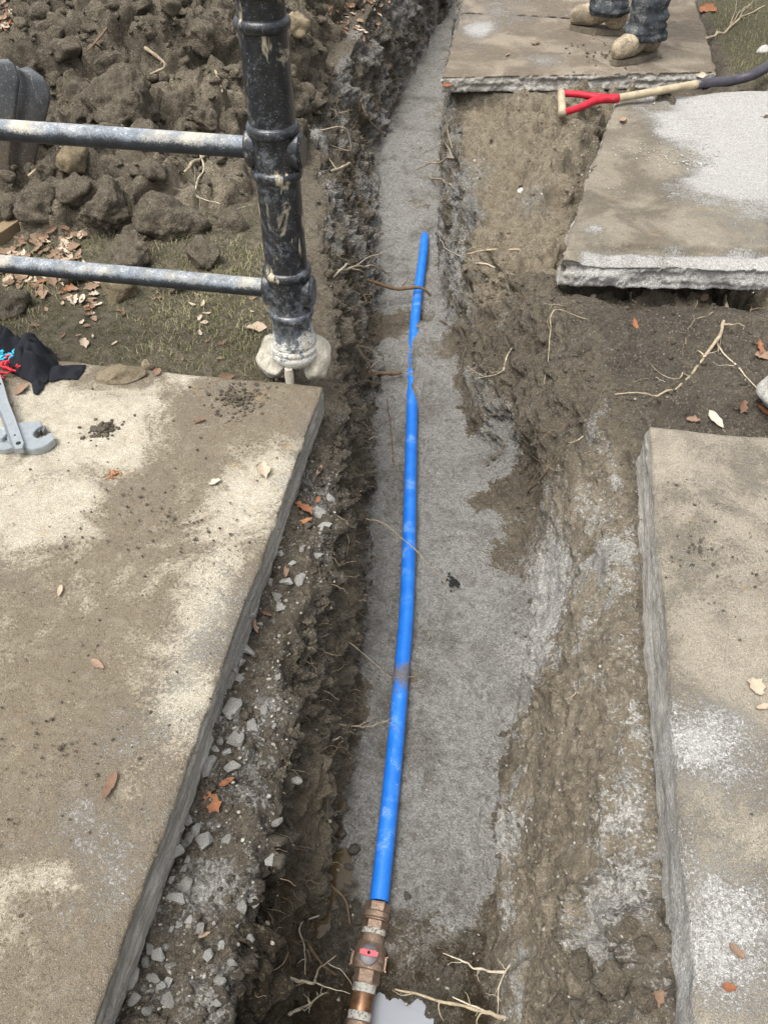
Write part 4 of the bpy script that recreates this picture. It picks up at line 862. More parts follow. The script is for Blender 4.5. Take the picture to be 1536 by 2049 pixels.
RB = [([(735, 560), (790, 578), (840, 575), (862, 592)], .0085, 'root_dark', 'thick brown root crossing over the blue pipe', .05, .006, 2),
      ([(675, 545), (720, 532), (755, 536), (785, 548)], .006, 'root', 'pale forked root jutting from the wall above the thick brown root', .06, .003, 2),
      ([(668, 548), (720, 525), (788, 500)], .0035, 'root_white', 'straight thin pale root above the thick brown root', .05, .002, 0),
      ([(690, 668), (715, 700), (740, 735), (750, 790)], .004, 'root', 'kinked pale root hanging down the wall beside the post', .06, .0015, 4),
      ([(735, 745), (770, 748), (802, 746)], .008, 'root_dark', 'short cut brown root stub pointing at the blue pipe', .03, .0065, 1),
      ([(1040, 678), (1015, 710), (1000, 745), (950, 758)], .004, 'root_white', 'white branching root on the brown right bank', .02, .0012, 4),
      ([(945, 325), (900, 318), (858, 330), (838, 338)], .007, 'root', 'stout pale root sticking out of the clay bank over the trench', .06, .002, 6),
      ([(860, 352), (895, 368), (935, 378)], .004, 'root', 'thin pale root beneath the stout root of the clay bank', .01, .002, 0),
      ([(720, 200), (738, 240), (770, 265)], .006, 'root', 'crooked pale root high on the shaded trench wall', .08, .002, 2),
      ([(660, 345), (700, 328), (703, 345)], .007, 'root', 'bent stub of pale root on the lip beyond the post', .05, .005, 1),
      ([(1452, 590), (1440, 660), (1395, 735), (1330, 790), (1235, 792)], .007, 'root', 'long curving root on dark soil under the lifted flagstone', .0, .002, 5),
      ([(1430, 690), (1480, 740), (1525, 790)], .003, 'root_white', 'thin straight white root on dark soil beside the long curving root', .0, .0015, 2),
      ([(1175, 640), (1108, 620), (1100, 690), (1090, 770)], .0022, 'root', 'hair-thin root hanging over the brown right bank', .02, .001, 1),
      ([(720, 1035), (770, 1050), (830, 1100), (895, 1170)], .0024, 'root', 'long thin root strung across the blue pipe', .02, .0012, 2),
      ([(640, 1440), (680, 1450), (740, 1452), (790, 1436)], .0030, 'root', 'thin root reaching from the near left wall to the pipe', .05, .0012, 4),
      ([(690, 1275), (740, 1320), (780, 1355), (825, 1355)], .0016, 'root', 'very fine root looping under the middle of the pipe', .02, .0009, 2),
      ([(640, 1830), (600, 1850), (608, 1890), (612, 1950)], .0025, 'root_white', 'curled white root above the muddy puddle', .05, .001, 5),
      ([(660, 1770), (690, 1800), (700, 1850)], .0035, 'root_dark', 'brown root dipping into the muddy puddle', .02, .0015, 2),
      ([(580, 1958), (625, 1964), (640, 1940), (665, 1915)], .003, 'root_white', 'forked white root beside the valve body', .06, .0015, 2),
      ([(575, 2030), (610, 2015), (640, 1992), (655, 1985)], .004, 'root_white', 'branching white root at the near pit beside the copper nipple', .06, .001, 7),
      ([(615, 1885), (640, 1925), (672, 1950)], .004, 'root_dark', 'brown root hanging beside the valve', .03, .002, 1),
      ([(1015, 2040), (960, 2022), (870, 2000), (790, 1982)], .0045, 'root', 'long pale root lying across the clear puddle', .03, .002, 3),
      ([(1015, 1945), (960, 1940), (930, 1925), (885, 1908)], .003, 'root_white', 'white zigzag root on the wet slope beside the valve', .03, .0012, 3),
      ([(1005, 2040), (950, 2015), (905, 1995)], .003, 'root_white', 'white root forking above the long pale root', .05, .0012, 3),
      ([(1030, 1920), (1000, 1965), (995, 2030)], .002, 'root_white', 'thin white branching root hanging down the wet slope', .02, .001, 6),
      ([(1000, 540), (945, 520), (905, 505), (880, 478)], .003, 'root_white', 'thin white root curling off the dusted right wall', .05, .0012, 3),
      ([(1040, 500), (980, 500), (935, 508)], .005, 'root', 'short pale root lying on the dusted right wall', .02, .003, 1),
      ([(1055, 985), (1080, 960), (1115, 915)], .003, 'root_dark', 'dark root lying along the brown right bank near the thick brown slab', .0, .0015, 1),
      ([(800, 965), (785, 930), (782, 850), (772, 800)], .0028, 'root_dark', 'dark thin root running down the floor beside the pipe', .0, .0015, 1),
      ([(290, 95), (330, 130), (300, 150)], .008, 'root', 'pale forked root stub on the spoil heap', .03, .003, 2),
      ([(400, 300), (405, 340), (395, 390), (440, 410)], .0045, 'root_white', 'white dangling root below the upper rail near the post', .06, .0015, 4),
      ([(125, 295), (90, 325), (58, 352)], .008, 'root', 'stout pale root beside the scratched steel sheets', .05, .004, 0),
      ([(415, 305), (385, 330), (365, 345)], .007, 'root', 'short stout root below the upper rail beside the white dangling root', .04, .004, 0),
      ([(430, 140), (440, 165), (445, 185)], .006, 'root', 'small pale root on the heap left of the post top', .03, .003, 1),
      ([(215, 55), (195, 80), (178, 100)], .005, 'root_dark', 'brown twig-like root on the upper heap', .02, .003, 1),
      ([(640, 260), (690, 256), (700, 300), (660, 290)], .003, 'root', 'tangled thin roots on the lip right of the post', .06, .001, 8),
      ([(655, 215), (680, 225), (700, 240)], .003, 'root', 'fine roots on the shaded lip above the tangled ones', .06, .001, 7)]
for pts, r0, mt, lab, lift, r1, br in RB: root(pts, r0, mt, lab, lift, r1, br, group='single roots in the trench')
SMALL = {'fine pale rootlet on the left trench wall': [(690, 480, 30), (700, 430, 34), (720, 590, 30), (700, 620, 26), (715, 860, 28), (735, 880, 30), (740, 840, 22), (710, 1080, 34), (735, 1120, 26), (725, 1160, 30), (725, 1190, 32), (690, 1310, 34), (660, 1480, 40), (650, 1500, 30), (640, 1620, 26), (685, 1570, 24), (690, 1640, 22), (705, 980, 24), (760, 700, 30), (770, 620, 30), (745, 770, 28), (720, 330, 30), (690, 300, 30), (700, 270, 26), (740, 320, 28), (850, 250, 40), (830, 130, 30), (800, 200, 40), (855, 70, 30), (880, 120, 34)],
         'fine pale rootlet on the right trench bank': [(1150, 770, 30), (1160, 800, 26), (1150, 840, 30), (1170, 870, 28), (1180, 740, 24), (1130, 940, 30), (1170, 1000, 30), (1150, 1090, 40), (1165, 1215, 36), (1160, 1380, 26), (1175, 1400, 22), (1150, 1580, 24), (1120, 1700, 18), (930, 560, 34), (950, 590, 36), (960, 480, 30), (1000, 640, 30), (985, 760, 40), (1060, 600, 30), (1110, 590, 40), (1130, 605, 34), (900, 250, 40), (880, 300, 34), (900, 230, 30), (920, 350, 26), (1010, 880, 50), (1120, 860, 30), (1040, 1840, 20), (1010, 1780, 20)],
         'fine pale rootlet on the heap and verge clods': [(240, 430, 30), (290, 470, 26), (180, 470, 34), (380, 420, 26), (330, 395, 20), (120, 380, 20), (440, 300, 24), (500, 410, 20), (470, 470, 22), (350, 170, 24), (210, 180, 22), (250, 220, 20)],
         'thin rootlet lying on the dark soil below the lifted flagstone': [(1255, 590, 18), (1340, 650, 34), (1310, 760, 36), (1370, 670, 40), (1420, 630, 44), (1500, 640, 40), (1520, 610, 36), (1390, 620, 30), (1300, 745, 30)]}
rg = np.random.default_rng(12)
for lab, L in SMALL.items():
    for px, py, ln in L:
        sgn = 1 if px < 800 else -1
        if 'below' in lab or 'heap' in lab: a = rg.uniform(0, 6.28)
        else: a = (0 if sgn > 0 else math.pi) + rg.uniform(-.5, .9) * sgn
        ca, sa = math.cos(a), math.sin(a); bend = rg.uniform(-.4, .4) * ln; ln = ln * 1.25
        pts = [(px, py), (px + ca * ln * .5 - sa * bend * .5, py + sa * ln * .5 + ca * bend * .5), (px + ca * ln, py + sa * ln)]
        root(pts, rg.uniform(.0009, .0021), random.choice(['root', 'root_hair', 'root_dark', 'root_hair', 'root_white']), lab, .04 if 'bank' in lab or 'wall' in lab else .01, .0006, int(rg.integers(1, 5)), int(px), lab.replace('rootlet', 'rootlets'), 3.0)
# hair roots, too many to count
def hairs():
    w = (Z['wallL'] * 1.0 + .7 * (Z['wallR'] - Z['cut']) + .05 * Z['cut'] + .12 * Z['bank']) * (Z['y'] > .25) * (Z['y'] < 6); idx = pick(w, 900); parts = []
    for i in idx:
        p = Z['V'][i]; n = Z['N'][i]; d = n * .8 + RNG.normal(size=3) * .5 + np.array([0, 0, -.3]); d /= np.linalg.norm(d); L = RNG.uniform(.012, .06) * (1 + .25 * p[1]); Q = [p - n * .004]
        for s_ in range(6): d = d + RNG.normal(size=3) * .38 + np.array([0, 0, -.06]); d /= np.linalg.norm(d); Q.append(Q[-1] + d * L / 6)
        parts.append(tube_arrays(Q, np.linspace(.0009, .0004, 7) * (1 + .25 * p[1]), 3))
    V, F = join_arrays(parts); tag(link('hair_roots', tri_mesh('hair_roots', V, F), MAT['root_hair']), 'countless hair-thin roots fringing the trench walls', 'roots', kind='stuff')
hairs()

# ------------------------------------------------------------------ grass
def grass():
    parts = []; w = Z['verge'] * (Z['y'] < 2.6) * (Z['x'] > -2.2) * np.clip(.2 + 1.6 * fbm(Z['V'], 3.2, 2, s=91), .05, 1) ; w = w + .5 * (Z['y'] > 4.35) * (Z['x'] > 1.0) * (Z['x'] < 2.6) * (Z['y'] < 7); idx = pick(w, 9500)
    V0, F0 = [], []
    for q, i in enumerate(idx):
        p = Z['V'][i]; a = RNG.random() * 6.28; L = RNG.uniform(.008, .030) * (1.3 if p[1] > 4 else 1); d = np.array([math.cos(a), math.sin(a), 0]); s_ = np.array([-d[1], d[0], 0]) * RNG.uniform(.0005, .0011); lean = RNG.uniform(.3, 1.3)
        k = p + d * L * .4 * lean + np.array([0, 0, L * .55]); t = p + d * L * lean + np.array([0, 0, L * RNG.uniform(.3, .8)]); b = len(V0) * 1
        V0 += [p - s_ - [0, 0, .004], p + s_ - [0, 0, .004], k + s_ * .8, k - s_ * .8, t]; F0 += [(b, b + 1, b + 2), (b, b + 2, b + 3), (b + 3, b + 2, b + 4)]
    tag(link('grass', tri_mesh('grass', np.array(V0), np.array(F0)), MAT['grass']), 'thin worn grass and moss on the trodden verges', 'grass', kind='stuff')
grass()

# ------------------------------------------------------------------ fallen leaves
def leaf_mesh(kind, seed):
    rg = np.random.default_rng(seed); n = 9; V, F = [], []; curl = rg.uniform(.1, .5); tw = rg.uniform(-.5, .5)
    for i in range(n):
        t = i / (n - 1); w = {0: .17 * math.sin(math.pi * t ** .8) ** .8, 1: (.30 + .13 * math.cos(t * 22)) * math.sin(math.pi * t ** .9) ** .7, 2: .26 * math.sin(math.pi * t) ** .6 * (1 + .25 * rg.normal())}[kind] + .004
        zc = curl * (t - .5) ** 2 + .03 * rg.normal()
        for j in (-1, -.5, 0, .5, 1): V.append((t - .5 + .02 * rg.normal() * (j != 0), w * j * 1.0 + tw * .06 * (t - .5), zc + abs(j) ** 1.5 * w * rg.uniform(.25, .9) * (1 if kind else .8) + .012 * rg.normal()))
    for i in range(n - 1):
        for j in range(4): F.append((i * 5 + j, i * 5 + j + 1, i * 5 + j + 6, i * 5 + j + 5))
    b = len(V); V += [(.47, -.006, .02), (.47, .006, .02), (.72, .004, .06), (.72, -.004, .06)]; F.append((b, b + 1, b + 2, b + 3))
    return tri_mesh('fallen_leaf', np.array(V), np.array(F))
LM = {k: [leaf_mesh(k, 40 + 7 * k + q) for q in range(4)] for k in (0, 1, 2)}
LEAFM = {}
def leaf(px, py, ln, kind, mat, lab, group, rz=None):
    loc, nr, k = hit(px, py); src = random.choice(LM[kind]); key = (src.name, mat)
    if key not in LEAFM: m2 = src.copy(); m2.materials.append(MAT[mat]); LEAFM[key] = m2
    o = link('fallen_leaf', LEAFM[key], None, smooth=True); s_ = ln / SCL(loc); o.scale = (s_, s_, s_ * .8)
    q = nr.lerp(Vector((0, 0, 1)), .35).normalized().to_track_quat('Z', 'Y'); o.rotation_mode = 'QUATERNION'
    from mathutils import Quaternion
    o.rotation_quaternion = q @ Quaternion((0, 0, 1), random.uniform(0, 6.28) if rz is None else rz); o.location = loc + nr * (.004 + s_ * .02); tag(o, lab, 'leaf', group); return o
ONE = [(222, 1577, 62, 0, 'leaf', 'long reddish brown leaf lying alone on the near pale slab', .55), (198, 1332, 40, 0, 'leaf', 'curled dark red leaf rolled up on the pale slab', .6), (122, 1186, 30, 0, 'leaf_pale', 'tiny pale leaf with a stalk on the pale slab', 1.6), (528, 945, 46, 1, 'leaf_pale', 'pale lobed leaf by the slab edge above the rubble shelf', .2), (430, 968, 26, 2, 'leaf_pale', 'crumpled pale leaf beside the lobed one on the slab', 1.2),
       (422, 1604, 48, 1, 'leaf_orange', 'bright orange toothed leaf on the rubble shelf', 1.6), (458, 1565, 36, 0, 'leaf_orange', 'narrow brown-orange leaf above the bright orange toothed one', 1.4), (605, 1022, 44, 1, 'leaf_orange', 'orange-brown lobed leaf near the slab\'s side', .3), (612, 1045, 34, 0, 'leaf_orange', 'torn orange leaf below the orange-brown lobed leaf', 1.4), (632, 1000, 18, 2, 'leaf_orange', 'tiny yellow-orange leaf scrap on the shelf', 0), (505, 1250, 34, 0, 'leaf', 'dark red folded leaf in the slab\'s corner', .7), (532, 1232, 26, 0, 'leaf', 'small dark leaf next to the folded red one', .1), (575, 1147, 34, 0, 'leaf', 'brown leaf among pale chunks of rubble', .1), (640, 940, 24, 0, 'leaf', 'small curled leaf at the trench lip below the post', 1.3), (408, 1865, 26, 0, 'leaf', 'thin reddish leaf curl on the near rubble', 0),
       (1268, 650, 32, 0, 'leaf_orange', 'narrow orange leaf standing on dark soil below the lifted flagstone', 1.2), (1402, 598, 40, 0, 'leaf', 'dark leaf tucked under the lifted flagstone', 2.8), (1515, 696, 44, 0, 'leaf_orange', 'bright orange leaf on the soil at the slab\'s far side', .1), (1525, 715, 36, 1, 'leaf', 'dull red leaf beside the bright orange one', .4), (1430, 845, 56, 0, 'leaf_pale', 'pinkish leaf at the brown slab\'s far edge', .2), (1388, 842, 28, 2, 'leaf', 'small folded leaf at the brown slab\'s far edge', .8), (1480, 815, 36, 1, 'leaf', 'brown crumpled leaf above the pinkish leaf', .5), (1525, 825, 40, 0, 'leaf_orange', 'rust leaf against the grey stone block', 1.2), (1512, 1378, 46, 1, 'leaf_pale', 'cream lobed leaf on the brown slab', .6), (1522, 1418, 34, 0, 'leaf_pale', 'cream strip of leaf below the cream lobed one', .3), (1470, 1905, 36, 2, 'leaf', 'pinkish stained leaf on the near dusty slab', .8), (1455, 1978, 30, 2, 'leaf_orange', 'reddish leaf fragment on the near dusty slab', .2), (1315, 1990, 40, 1, 'leaf', 'reddish torn leaf at the brown slab\'s foot', 1.2),
       (315, 748, 26, 1, 'leaf', 'reddish leaf beside the flat brown flake', .4), (455, 755, 44, 0, 'leaf', 'long brown leaf at the slab edge under the post', .4), (170, 690, 30, 1, 'leaf_pale', 'pale brown leaf on the grass by the black cloth', .9), (515, 660, 44, 2, 'leaf_pale', 'grey-brown leaf at the foot of the iron post', .1), (505, 578, 28, 0, 'leaf', 'pinkish leaf on the verge near the post', .2), (352, 578, 24, 0, 'leaf_orange', 'orange curled leaf under the lower rail', 1.2), (395, 580, 26, 0, 'leaf', 'flat brown leaf under the lower rail', .1), (445, 688, 22, 0, 'leaf', 'small pink leaf on thin grass', .2), (410, 648, 18, 2, 'leaf_pale', 'tiny pale leaf on thin grass', .3), (45, 782, 38, 1, 'leaf', 'pinkish leaf lying between the cloth and the grey tool', .5), (400, 845, 24, 2, 'leaf', 'reddish leaf scrap on the slab below the flat flake', .6), (1415, 22, 40, 1, 'leaf_orange', 'orange-brown leaf on the far mossy verge', .1), (1290, 20, 24, 0, 'leaf', 'brown leaf behind the worker', .1), (1070, 90, 26, 0, 'leaf', 'oval brown leaf on the far muddy flagstone', .1), (895, 170, 22, 0, 'leaf_orange', 'orange leaf under the far flagstone\'s corner', .1), (1015, 112, 20, 0, 'leaf', 'small reddish leaf near the far flagstone edge', .1), (1402, 152, 20, 2, 'leaf_pale', 'pink scrap of leaf at the flagstone corner by the shovel', .2), (1245, 245, 40, 0, 'leaf', 'long faded leaf on the lifted flagstone\'s corner', .9), (1155, 20, 24, 0, 'leaf', 'reddish leaf on the far flagstone near the boot toe', .2)]
for px, py, ln, kd, mt, lab, rz in ONE: leaf(px, py, ln, kd, mt, lab, 'single fallen leaves', rz)
def litter(poly, n, lab, group, smin=18, smax=38):
    P = np.array(poly, float); c = 0
    while c < n:
        px, py = random.uniform(P[:, 0].min(), P[:, 0].max()), random.uniform(P[:, 1].min(), P[:, 1].max()); ins = False; j = len(P) - 1
        for i in range(len(P)):
            if (P[i, 1] > py) != (P[j, 1] > py) and px < (P[j, 0] - P[i, 0]) * (py - P[i, 1]) / (P[j, 1] - P[i, 1]) + P[i, 0]: ins = not ins
            j = i
        if ins: leaf(px, py, random.uniform(smin, smax), random.choice((0, 0, 1, 2)), random.choice(('leaf', 'leaf', 'leaf_pale', 'leaf_orange' if random.random() < .3 else 'leaf')), lab, group); c += 1
litter([(0, 470), (60, 470), (140, 440), (170, 470), (160, 500), (200, 560), (190, 620), (120, 610), (0, 560)], 120, 'dry reddish brown leaf in the litter drift under the lower rail', 'leaf litter under the lower rail')
litter([(60, 600), (480, 560), (540, 640), (440, 730), (200, 700), (60, 660)], 34, 'dry leaf scattered on the thin grass verge', 'leaves on the verge', 10, 24)
litter([(640, 0), (780, 0), (740, 90), (690, 70)], 34, 'dry leaf on the soil between the spoil heap and the far trench lip', 'leaves on the far lip', 10, 20)
litter([(0, 0), (30, 0), (30, 50), (0, 70)], 24, 'dry leaf on the grass beyond the spoil heap', 'leaves beyond the heap', 12, 20)

# ------------------------------------------------------------------ shovel with a red handle
def tube_obj(name, pts, rad, mat, parent, seg=14, n=24, origin=Vector((0, 0, 0)), caps=True):
    P = smooth_path([Vector(p) - origin for p in pts], n); rr = np.interp(np.linspace(0, 1, n), np.linspace(0, 1, len(rad)), rad)
    V, F = tube_arrays(P, rr, seg); me = bpy.data.meshes.new(name); Fl = [tuple(f) for f in F]
    if caps: Fl += [tuple(range(seg))[::-1], tuple((n - 1) * seg + k for k in range(seg))]
    me.from_pydata([tuple(v) for v in V], [], Fl); me.update(); return link(name, me, mat, parent)
h0 = U(1240, 197, .055); sh = empty('shovel', (h0.x, h0.y, 0)); OR = Vector((h0.x, h0.y, 0))
tag(sh, 'long wooden shovel with a red D-shaped handle lying behind the lifted flagstone', 'shovel')
sA, sB, sC, sD = U(1238, 196, .06), U(1395, 168, .07), U(1470, 160, .07), U(1536, 132, .10); sE = U(1640, 40, .12)
tube_obj('shaft', [sA + (sA - sB) * .02, sA.lerp(sB, .5), sB], [.0165, .0175, .018], MAT['wood'], sh, origin=OR)
tube_obj('socket', [sB - (sB - sA) * .01, sB.lerp(sC, .5), sC, sD, sE], [.019, .021, .022, .024, .03], MAT['steel_dark'], sh, origin=OR, n=30)
y0 = U(1236, 197, .06); yl, yr = U(1122, 187, .075), U(1124, 226, .045)
ys_ = U(1200, 200, .06)
tube_obj('handle_arm', [y0, ys_.lerp(U(1190, 190, .065), .5), U(1160, 189, .072), yl], [.018, .017, .014, .014], MAT['red'], sh, origin=OR); tube_obj('handle_arm', [y0, U(1195, 200, .06), U(1160, 215, .05), yr], [.019, .018, .0145, .0145], MAT['red'], sh, origin=OR)
gd = (yr - yl).normalized(); tube_obj('grip', [yl - gd * .012, yl.lerp(yr, .5), yr + gd * .012], [.017, .018, .017], MAT['wood'], sh, origin=OR, n=8)
tube_obj('rivet', [U(1226, 200, .077), U(1226, 199, .084)], [.004, .0035], MAT['steel'], sh, origin=OR, seg=8, n=3)
# blade beyond the picture, resting on the verge
bm = bmesh.new(); bd = (sE - sD).normalized(); bs = Vector((-bd.y, bd.x, 0)).normalized(); N_ = 8; rows = []
for i in range(N_):
    t = i / (N_ - 1); w = .10 * (1 if t < .6 else math.sqrt(max(0, 1 - ((t - .6) / .42) ** 2)))
    rows.append([bm.verts.new(sE - OR + bd * (.26 * t - .01) + bs * w * j + Vector((0, 0, .035 * j * j - .07 * t * t))) for j in (-1, -.5, 0, .5, 1)])
for i in range(N_ - 1):
    for j in range(4): bm.faces.new((rows[i][j], rows[i][j + 1], rows[i + 1][j + 1], rows[i + 1][j]))
bl = bm_obj('blade', bm, MAT['steel'], sh, True); md = bl.modifiers.new('s', 'SOLIDIFY'); md.thickness = .003

# ------------------------------------------------------------------ steel sheets and timber at the left
def sheet(px_pts, lab, depth_off, bend):
    """upright bowed sheet: photo outline stood up on the plane y = const"""
    base = U(20, 440, 0); y0_ = base.y + depth_off; poly = []
    for px, py in px_pts:
        d = ray(px, py); t = y0_ / d[1]; q = CP + d * t; poly.append((q[0], q[2]))
    P = np.array(poly); z0, z1 = P[:, 1].min(), P[:, 1].max(); nz_, nx_ = 34, 16; V = []
    for i in range(nz_):
        zz = z0 + (z1 - z0) * min(max(i / (nz_ - 1), .001), .995); xs = []
        for a in range(len(P)):
            p, q = P[a], P[(a + 1) % len(P)]
            if (p[1] > zz) != (q[1] > zz): xs.append(p[0] + (zz - p[1]) / (q[1] - p[1]) * (q[0] - p[0]))
        xa, xb = min(xs), max(xs)
        for j in range(nx_): u = j / (nx_ - 1); V.append((xa + (xb - xa) * u, y0_ - bend * math.sin(math.pi * u) + .08 * (zz - z0), zz))
    me = grid_mesh('steel_sheet', np.array(V), nz_, nx_); o = link('steel_sheet', me, MAT['plate']); m = o.modifiers.new('s', 'SOLIDIFY'); m.thickness = .004; tag(o, lab, 'metal sheet', 'steel sheets')
sheet([(-70, 450), (-75, 120), (0, 125), (18, 140), (28, 170), (22, 240), (15, 330), (28, 420), (40, 436)], 'scratched black steel sheet, the front one, against the soil heap', 0, .012)
sheet([(10, 425), (16, 300), (24, 160), (20, 138), (50, 142), (80, 165), (94, 200), (86, 240), (72, 300), (58, 380), (44, 436)], 'scratched black steel sheet with rusty mud, half behind the front one', .05, .02)
t0 = U(-40, 500, 0.02); t1 = U(33, 445, .03); dv = (t1 - t0).normalized(); bm = bmesh.new(); bmesh.ops.create_cube(bm, size=1); bmesh.ops.bevel(bm, geom=bm.edges[:], offset=.03, segments=2, affect='EDGES')
o = bm_obj('timber_offcut', bm, MAT['timber']); o.scale = ((t1 - t0).length, .05, .04); o.rotation_euler = (0, 0, math.atan2(dv.y, dv.x)); o.location = (t0 + t1) / 2; tag(o, 'weathered timber offcut at the foot of the steel sheets', 'timber')
# fallen branch on the far verge
root([(1412, 78), (1450, 62), (1490, 35), (1530, 12)], .008, 'root', 'dead forked branch lying on the far mossy verge', .02, .004, 4, name='branch')['category'] = 'branch'
root([(1455, 55), (1480, 25), (1500, 8)], .004, 'root', 'thin twig alongside the dead forked branch', .02, .002, 1, name='twig')['category'] = 'twig'
root([(1185, 72), (1192, 62), (1198, 40)], .004, 'root_white', 'string-like pale root caught at the worker\'s boot', .05, .003, 1)

# ------------------------------------------------------------------ pipe cutter and wrench handle on the slab
zs = 0.0
wr = empty('wrench', U(20, 850, 0)); OW = wr.location.copy(); tag(wr, 'light grey aluminium handle with a hole at its end lying across the cutter', 'wrench')
ho = [U(a, b, .034) - OW for a, b in ((-30, 735), (0, 748), (8, 770), (16, 800), (30, 835), (48, 886), (45, 896), (28, 899), (22, 890), (8, 850), (-12, 800), (-40, 760))]
hb = prism('handle', [(p.x, p.y) for p in ho], .018, .034, MAT['alu'], wr, groove=(.0055, .004))
for (a, b, r) in ((36, 884, .0062), (29, 868, .0028), (-2, 766, .005)):
    q = U(a, b, .0345) - OW; lathe('hole', [(.0300, r), (.0305, r)], MAT['black_hole'], wr, 20, (q.x, q.y, 0), (0, 0, 1))  # flat black discs on the handle, painted in for the dark inside of holes
ct = empty('pipe_cutter', U(70, 880, 0)); OCc = ct.location.copy(); tag(ct, 'grey aluminium pipe cutter with an open C-shaped jaw on the pale slab', 'pipe cutter')
jo = [U(a, b, .022) - OCc for a, b in ((30, 846), (60, 843), (82, 842), (84, 852), (74, 858), (67, 866), (67, 872), (73, 876), (82, 876), (92, 871), (103, 864), (109, 878), (98, 888), (84, 895), (68, 899), (52, 897), (30, 890), (15, 882), (12, 862))]
prism('jaw', [(p.x, p.y) for p in jo], .001, .022, MAT['alu'], ct, bevel=.0015)
bo = [U(a, b, .016) - OCc for a, b in ((-60, 868), (15, 880), (26, 896), (10, 900), (-60, 890))]; prism('arm', [(p.x, p.y) for p in bo], .001, .016, MAT['alu'], ct, bevel=.0012)
ro = [U(a, b, .028) - OCc for a, b in ((-30, 852), (0, 848), (11, 856), (14, 868), (4, 878), (-30, 874))]; kn = prism('roller_bracket', [(p.x, p.y) for p in ro], .016, .028, MAT['alu'], ct, bevel=.0015, groove=(.006, .003))
for k in range(2):
    ji = [U(a + 2 * k, b + 2, .012) - OCc for a, b in ((76 + k * 6, 858), (84 + k * 4, 850), (87 + k * 4, 854), (79 + k * 6, 866))]; prism('cutter_roller', [(p.x, p.y) for p in ji], .003, .016, MAT['alu_dark'], ct, bevel=.001)
q = U(94, 890, .012) - OCc; q2 = U(106, 883, .012) - OCc
bm = bmesh.new(); bmesh.ops.create_cube(bm, size=1); o = bm_obj('name_plate', bm, MAT['lettering'], ct); o.scale = ((q2 - q).length, .0012, .005); o.location = (q.lerp(q2, .5).x, q.lerp(q2, .5).y - .0015, .013); o.rotation_euler = (0, 0, math.atan2((q2 - q).y, (q2 - q).x))

# ------------------------------------------------------------------ black cloth with a bright lining
def in_poly(x, y, P):
    ins = np.zeros(len(x), bool); j = len(P) - 1
    for i in range(len(P)):
        c = ((P[i][1] > y) != (P[j][1] > y)) & (x < (P[j][0] - P[i][0]) * (y - P[i][1]) / (P[j][1] - P[i][1] + 1e-12) + P[i][0]); ins ^= c; j = i
    return ins
def cloth(name, pxs, hgt, cell, mat, parent, seed, org, zadd=.004, fold=.6):
    P = [U(a, b, .01) for a, b in pxs]; xs = np.arange(min(p.x for p in P), max(p.x for p in P) + cell, cell); ysn = np.arange(min(p.y for p in P), max(p.y for p in P) + cell, cell)
    X, Y = np.meshgrid(xs, ysn); nr, nc = X.shape; x, y = X.ravel(), Y.ravel(); ins = in_poly(x, y, [(p.x, p.y) for p in P])
    E = np.array([(p.x, p.y) for p in P]); dist = np.full(len(x), 9.0)
    for i in range(len(E)):
        a, b = E[i], E[(i + 1) % len(E)]; t = np.clip(((x - a[0]) * (b[0] - a[0]) + (y - a[1]) * (b[1] - a[1])) / (np.sum((b - a) ** 2) + 1e-12), 0, 1); dist = np.minimum(dist, np.hypot(x - a[0] - t * (b[0] - a[0]), y - a[1] - t * (b[1] - a[1])))
    Q = np.stack([x, y, x * 0], 1); wq = Q + .02 * np.stack([fbm(Q, 18, 2, s=seed), fbm(Q, 18, 2, s=seed + 1), x * 0], 1)
    rdg = (1 - np.abs(fbm(np.stack([wq[:, 0] * 1.0 + wq[:, 1] * .5, wq[:, 1] * .8 - wq[:, 0] * .4, x * 0], 1), 22, 2, s=seed + 3)) * 2.4)
    h = hgt * sst(dist, 0, .035) * (.35 + 1.2 * fold * np.clip(rdg, 0, 1)) + .004 * np.clip(rdg, 0, 1) * sst(dist, 0, .01)
    V = np.stack([x - org.x, y - org.y, h + zadd], 1); idx = -np.ones(len(x), int); a = (np.arange(nr - 1)[:, None] * nc + np.arange(nc - 1)).ravel(); F = np.stack([a, a + 1, a + nc + 1, a + nc], 1); keep = ins[F].sum(1) >= 3; F = F[keep]; used = np.unique(F); idx[used] = np.arange(len(used))
    me = tri_mesh(name, V[used], idx[F]); o = link(name, me, mat, parent); m = o.modifiers.new('s', 'SOLIDIFY'); m.thickness = .003; m.offset = 1; s2 = o.modifiers.new('sm', 'SMOOTH'); s2.iterations = 2; return o
ce = empty('black_jacket', U(40, 730, 0)); OCl = ce.location.copy(); tag(ce, 'crumpled black cloth jacket with red and cyan lining on the slab by the grass', 'clothing')
cloth('shell', [(-90, 640), (0, 662), (30, 672), (55, 690), (80, 686), (98, 694), (112, 712), (117, 730), (100, 750), (96, 762), (70, 768), (40, 752), (10, 738), (40, 715), (30, 708), (-10, 712), (-90, 715)], .065, .0035, MAT['cloth'], ce, 3, OCl)
cloth('sleeve', [(92, 735), (130, 728), (172, 727), (165, 745), (155, 757), (120, 756), (98, 762)], .02, .003, MAT['cloth'], ce, 13, OCl, zadd=.003)
cloth('sleeve', [(62, 760), (92, 755), (86, 775), (74, 788), (66, 784)], .02, .003, MAT['cloth'], ce, 23, OCl, zadd=.003)
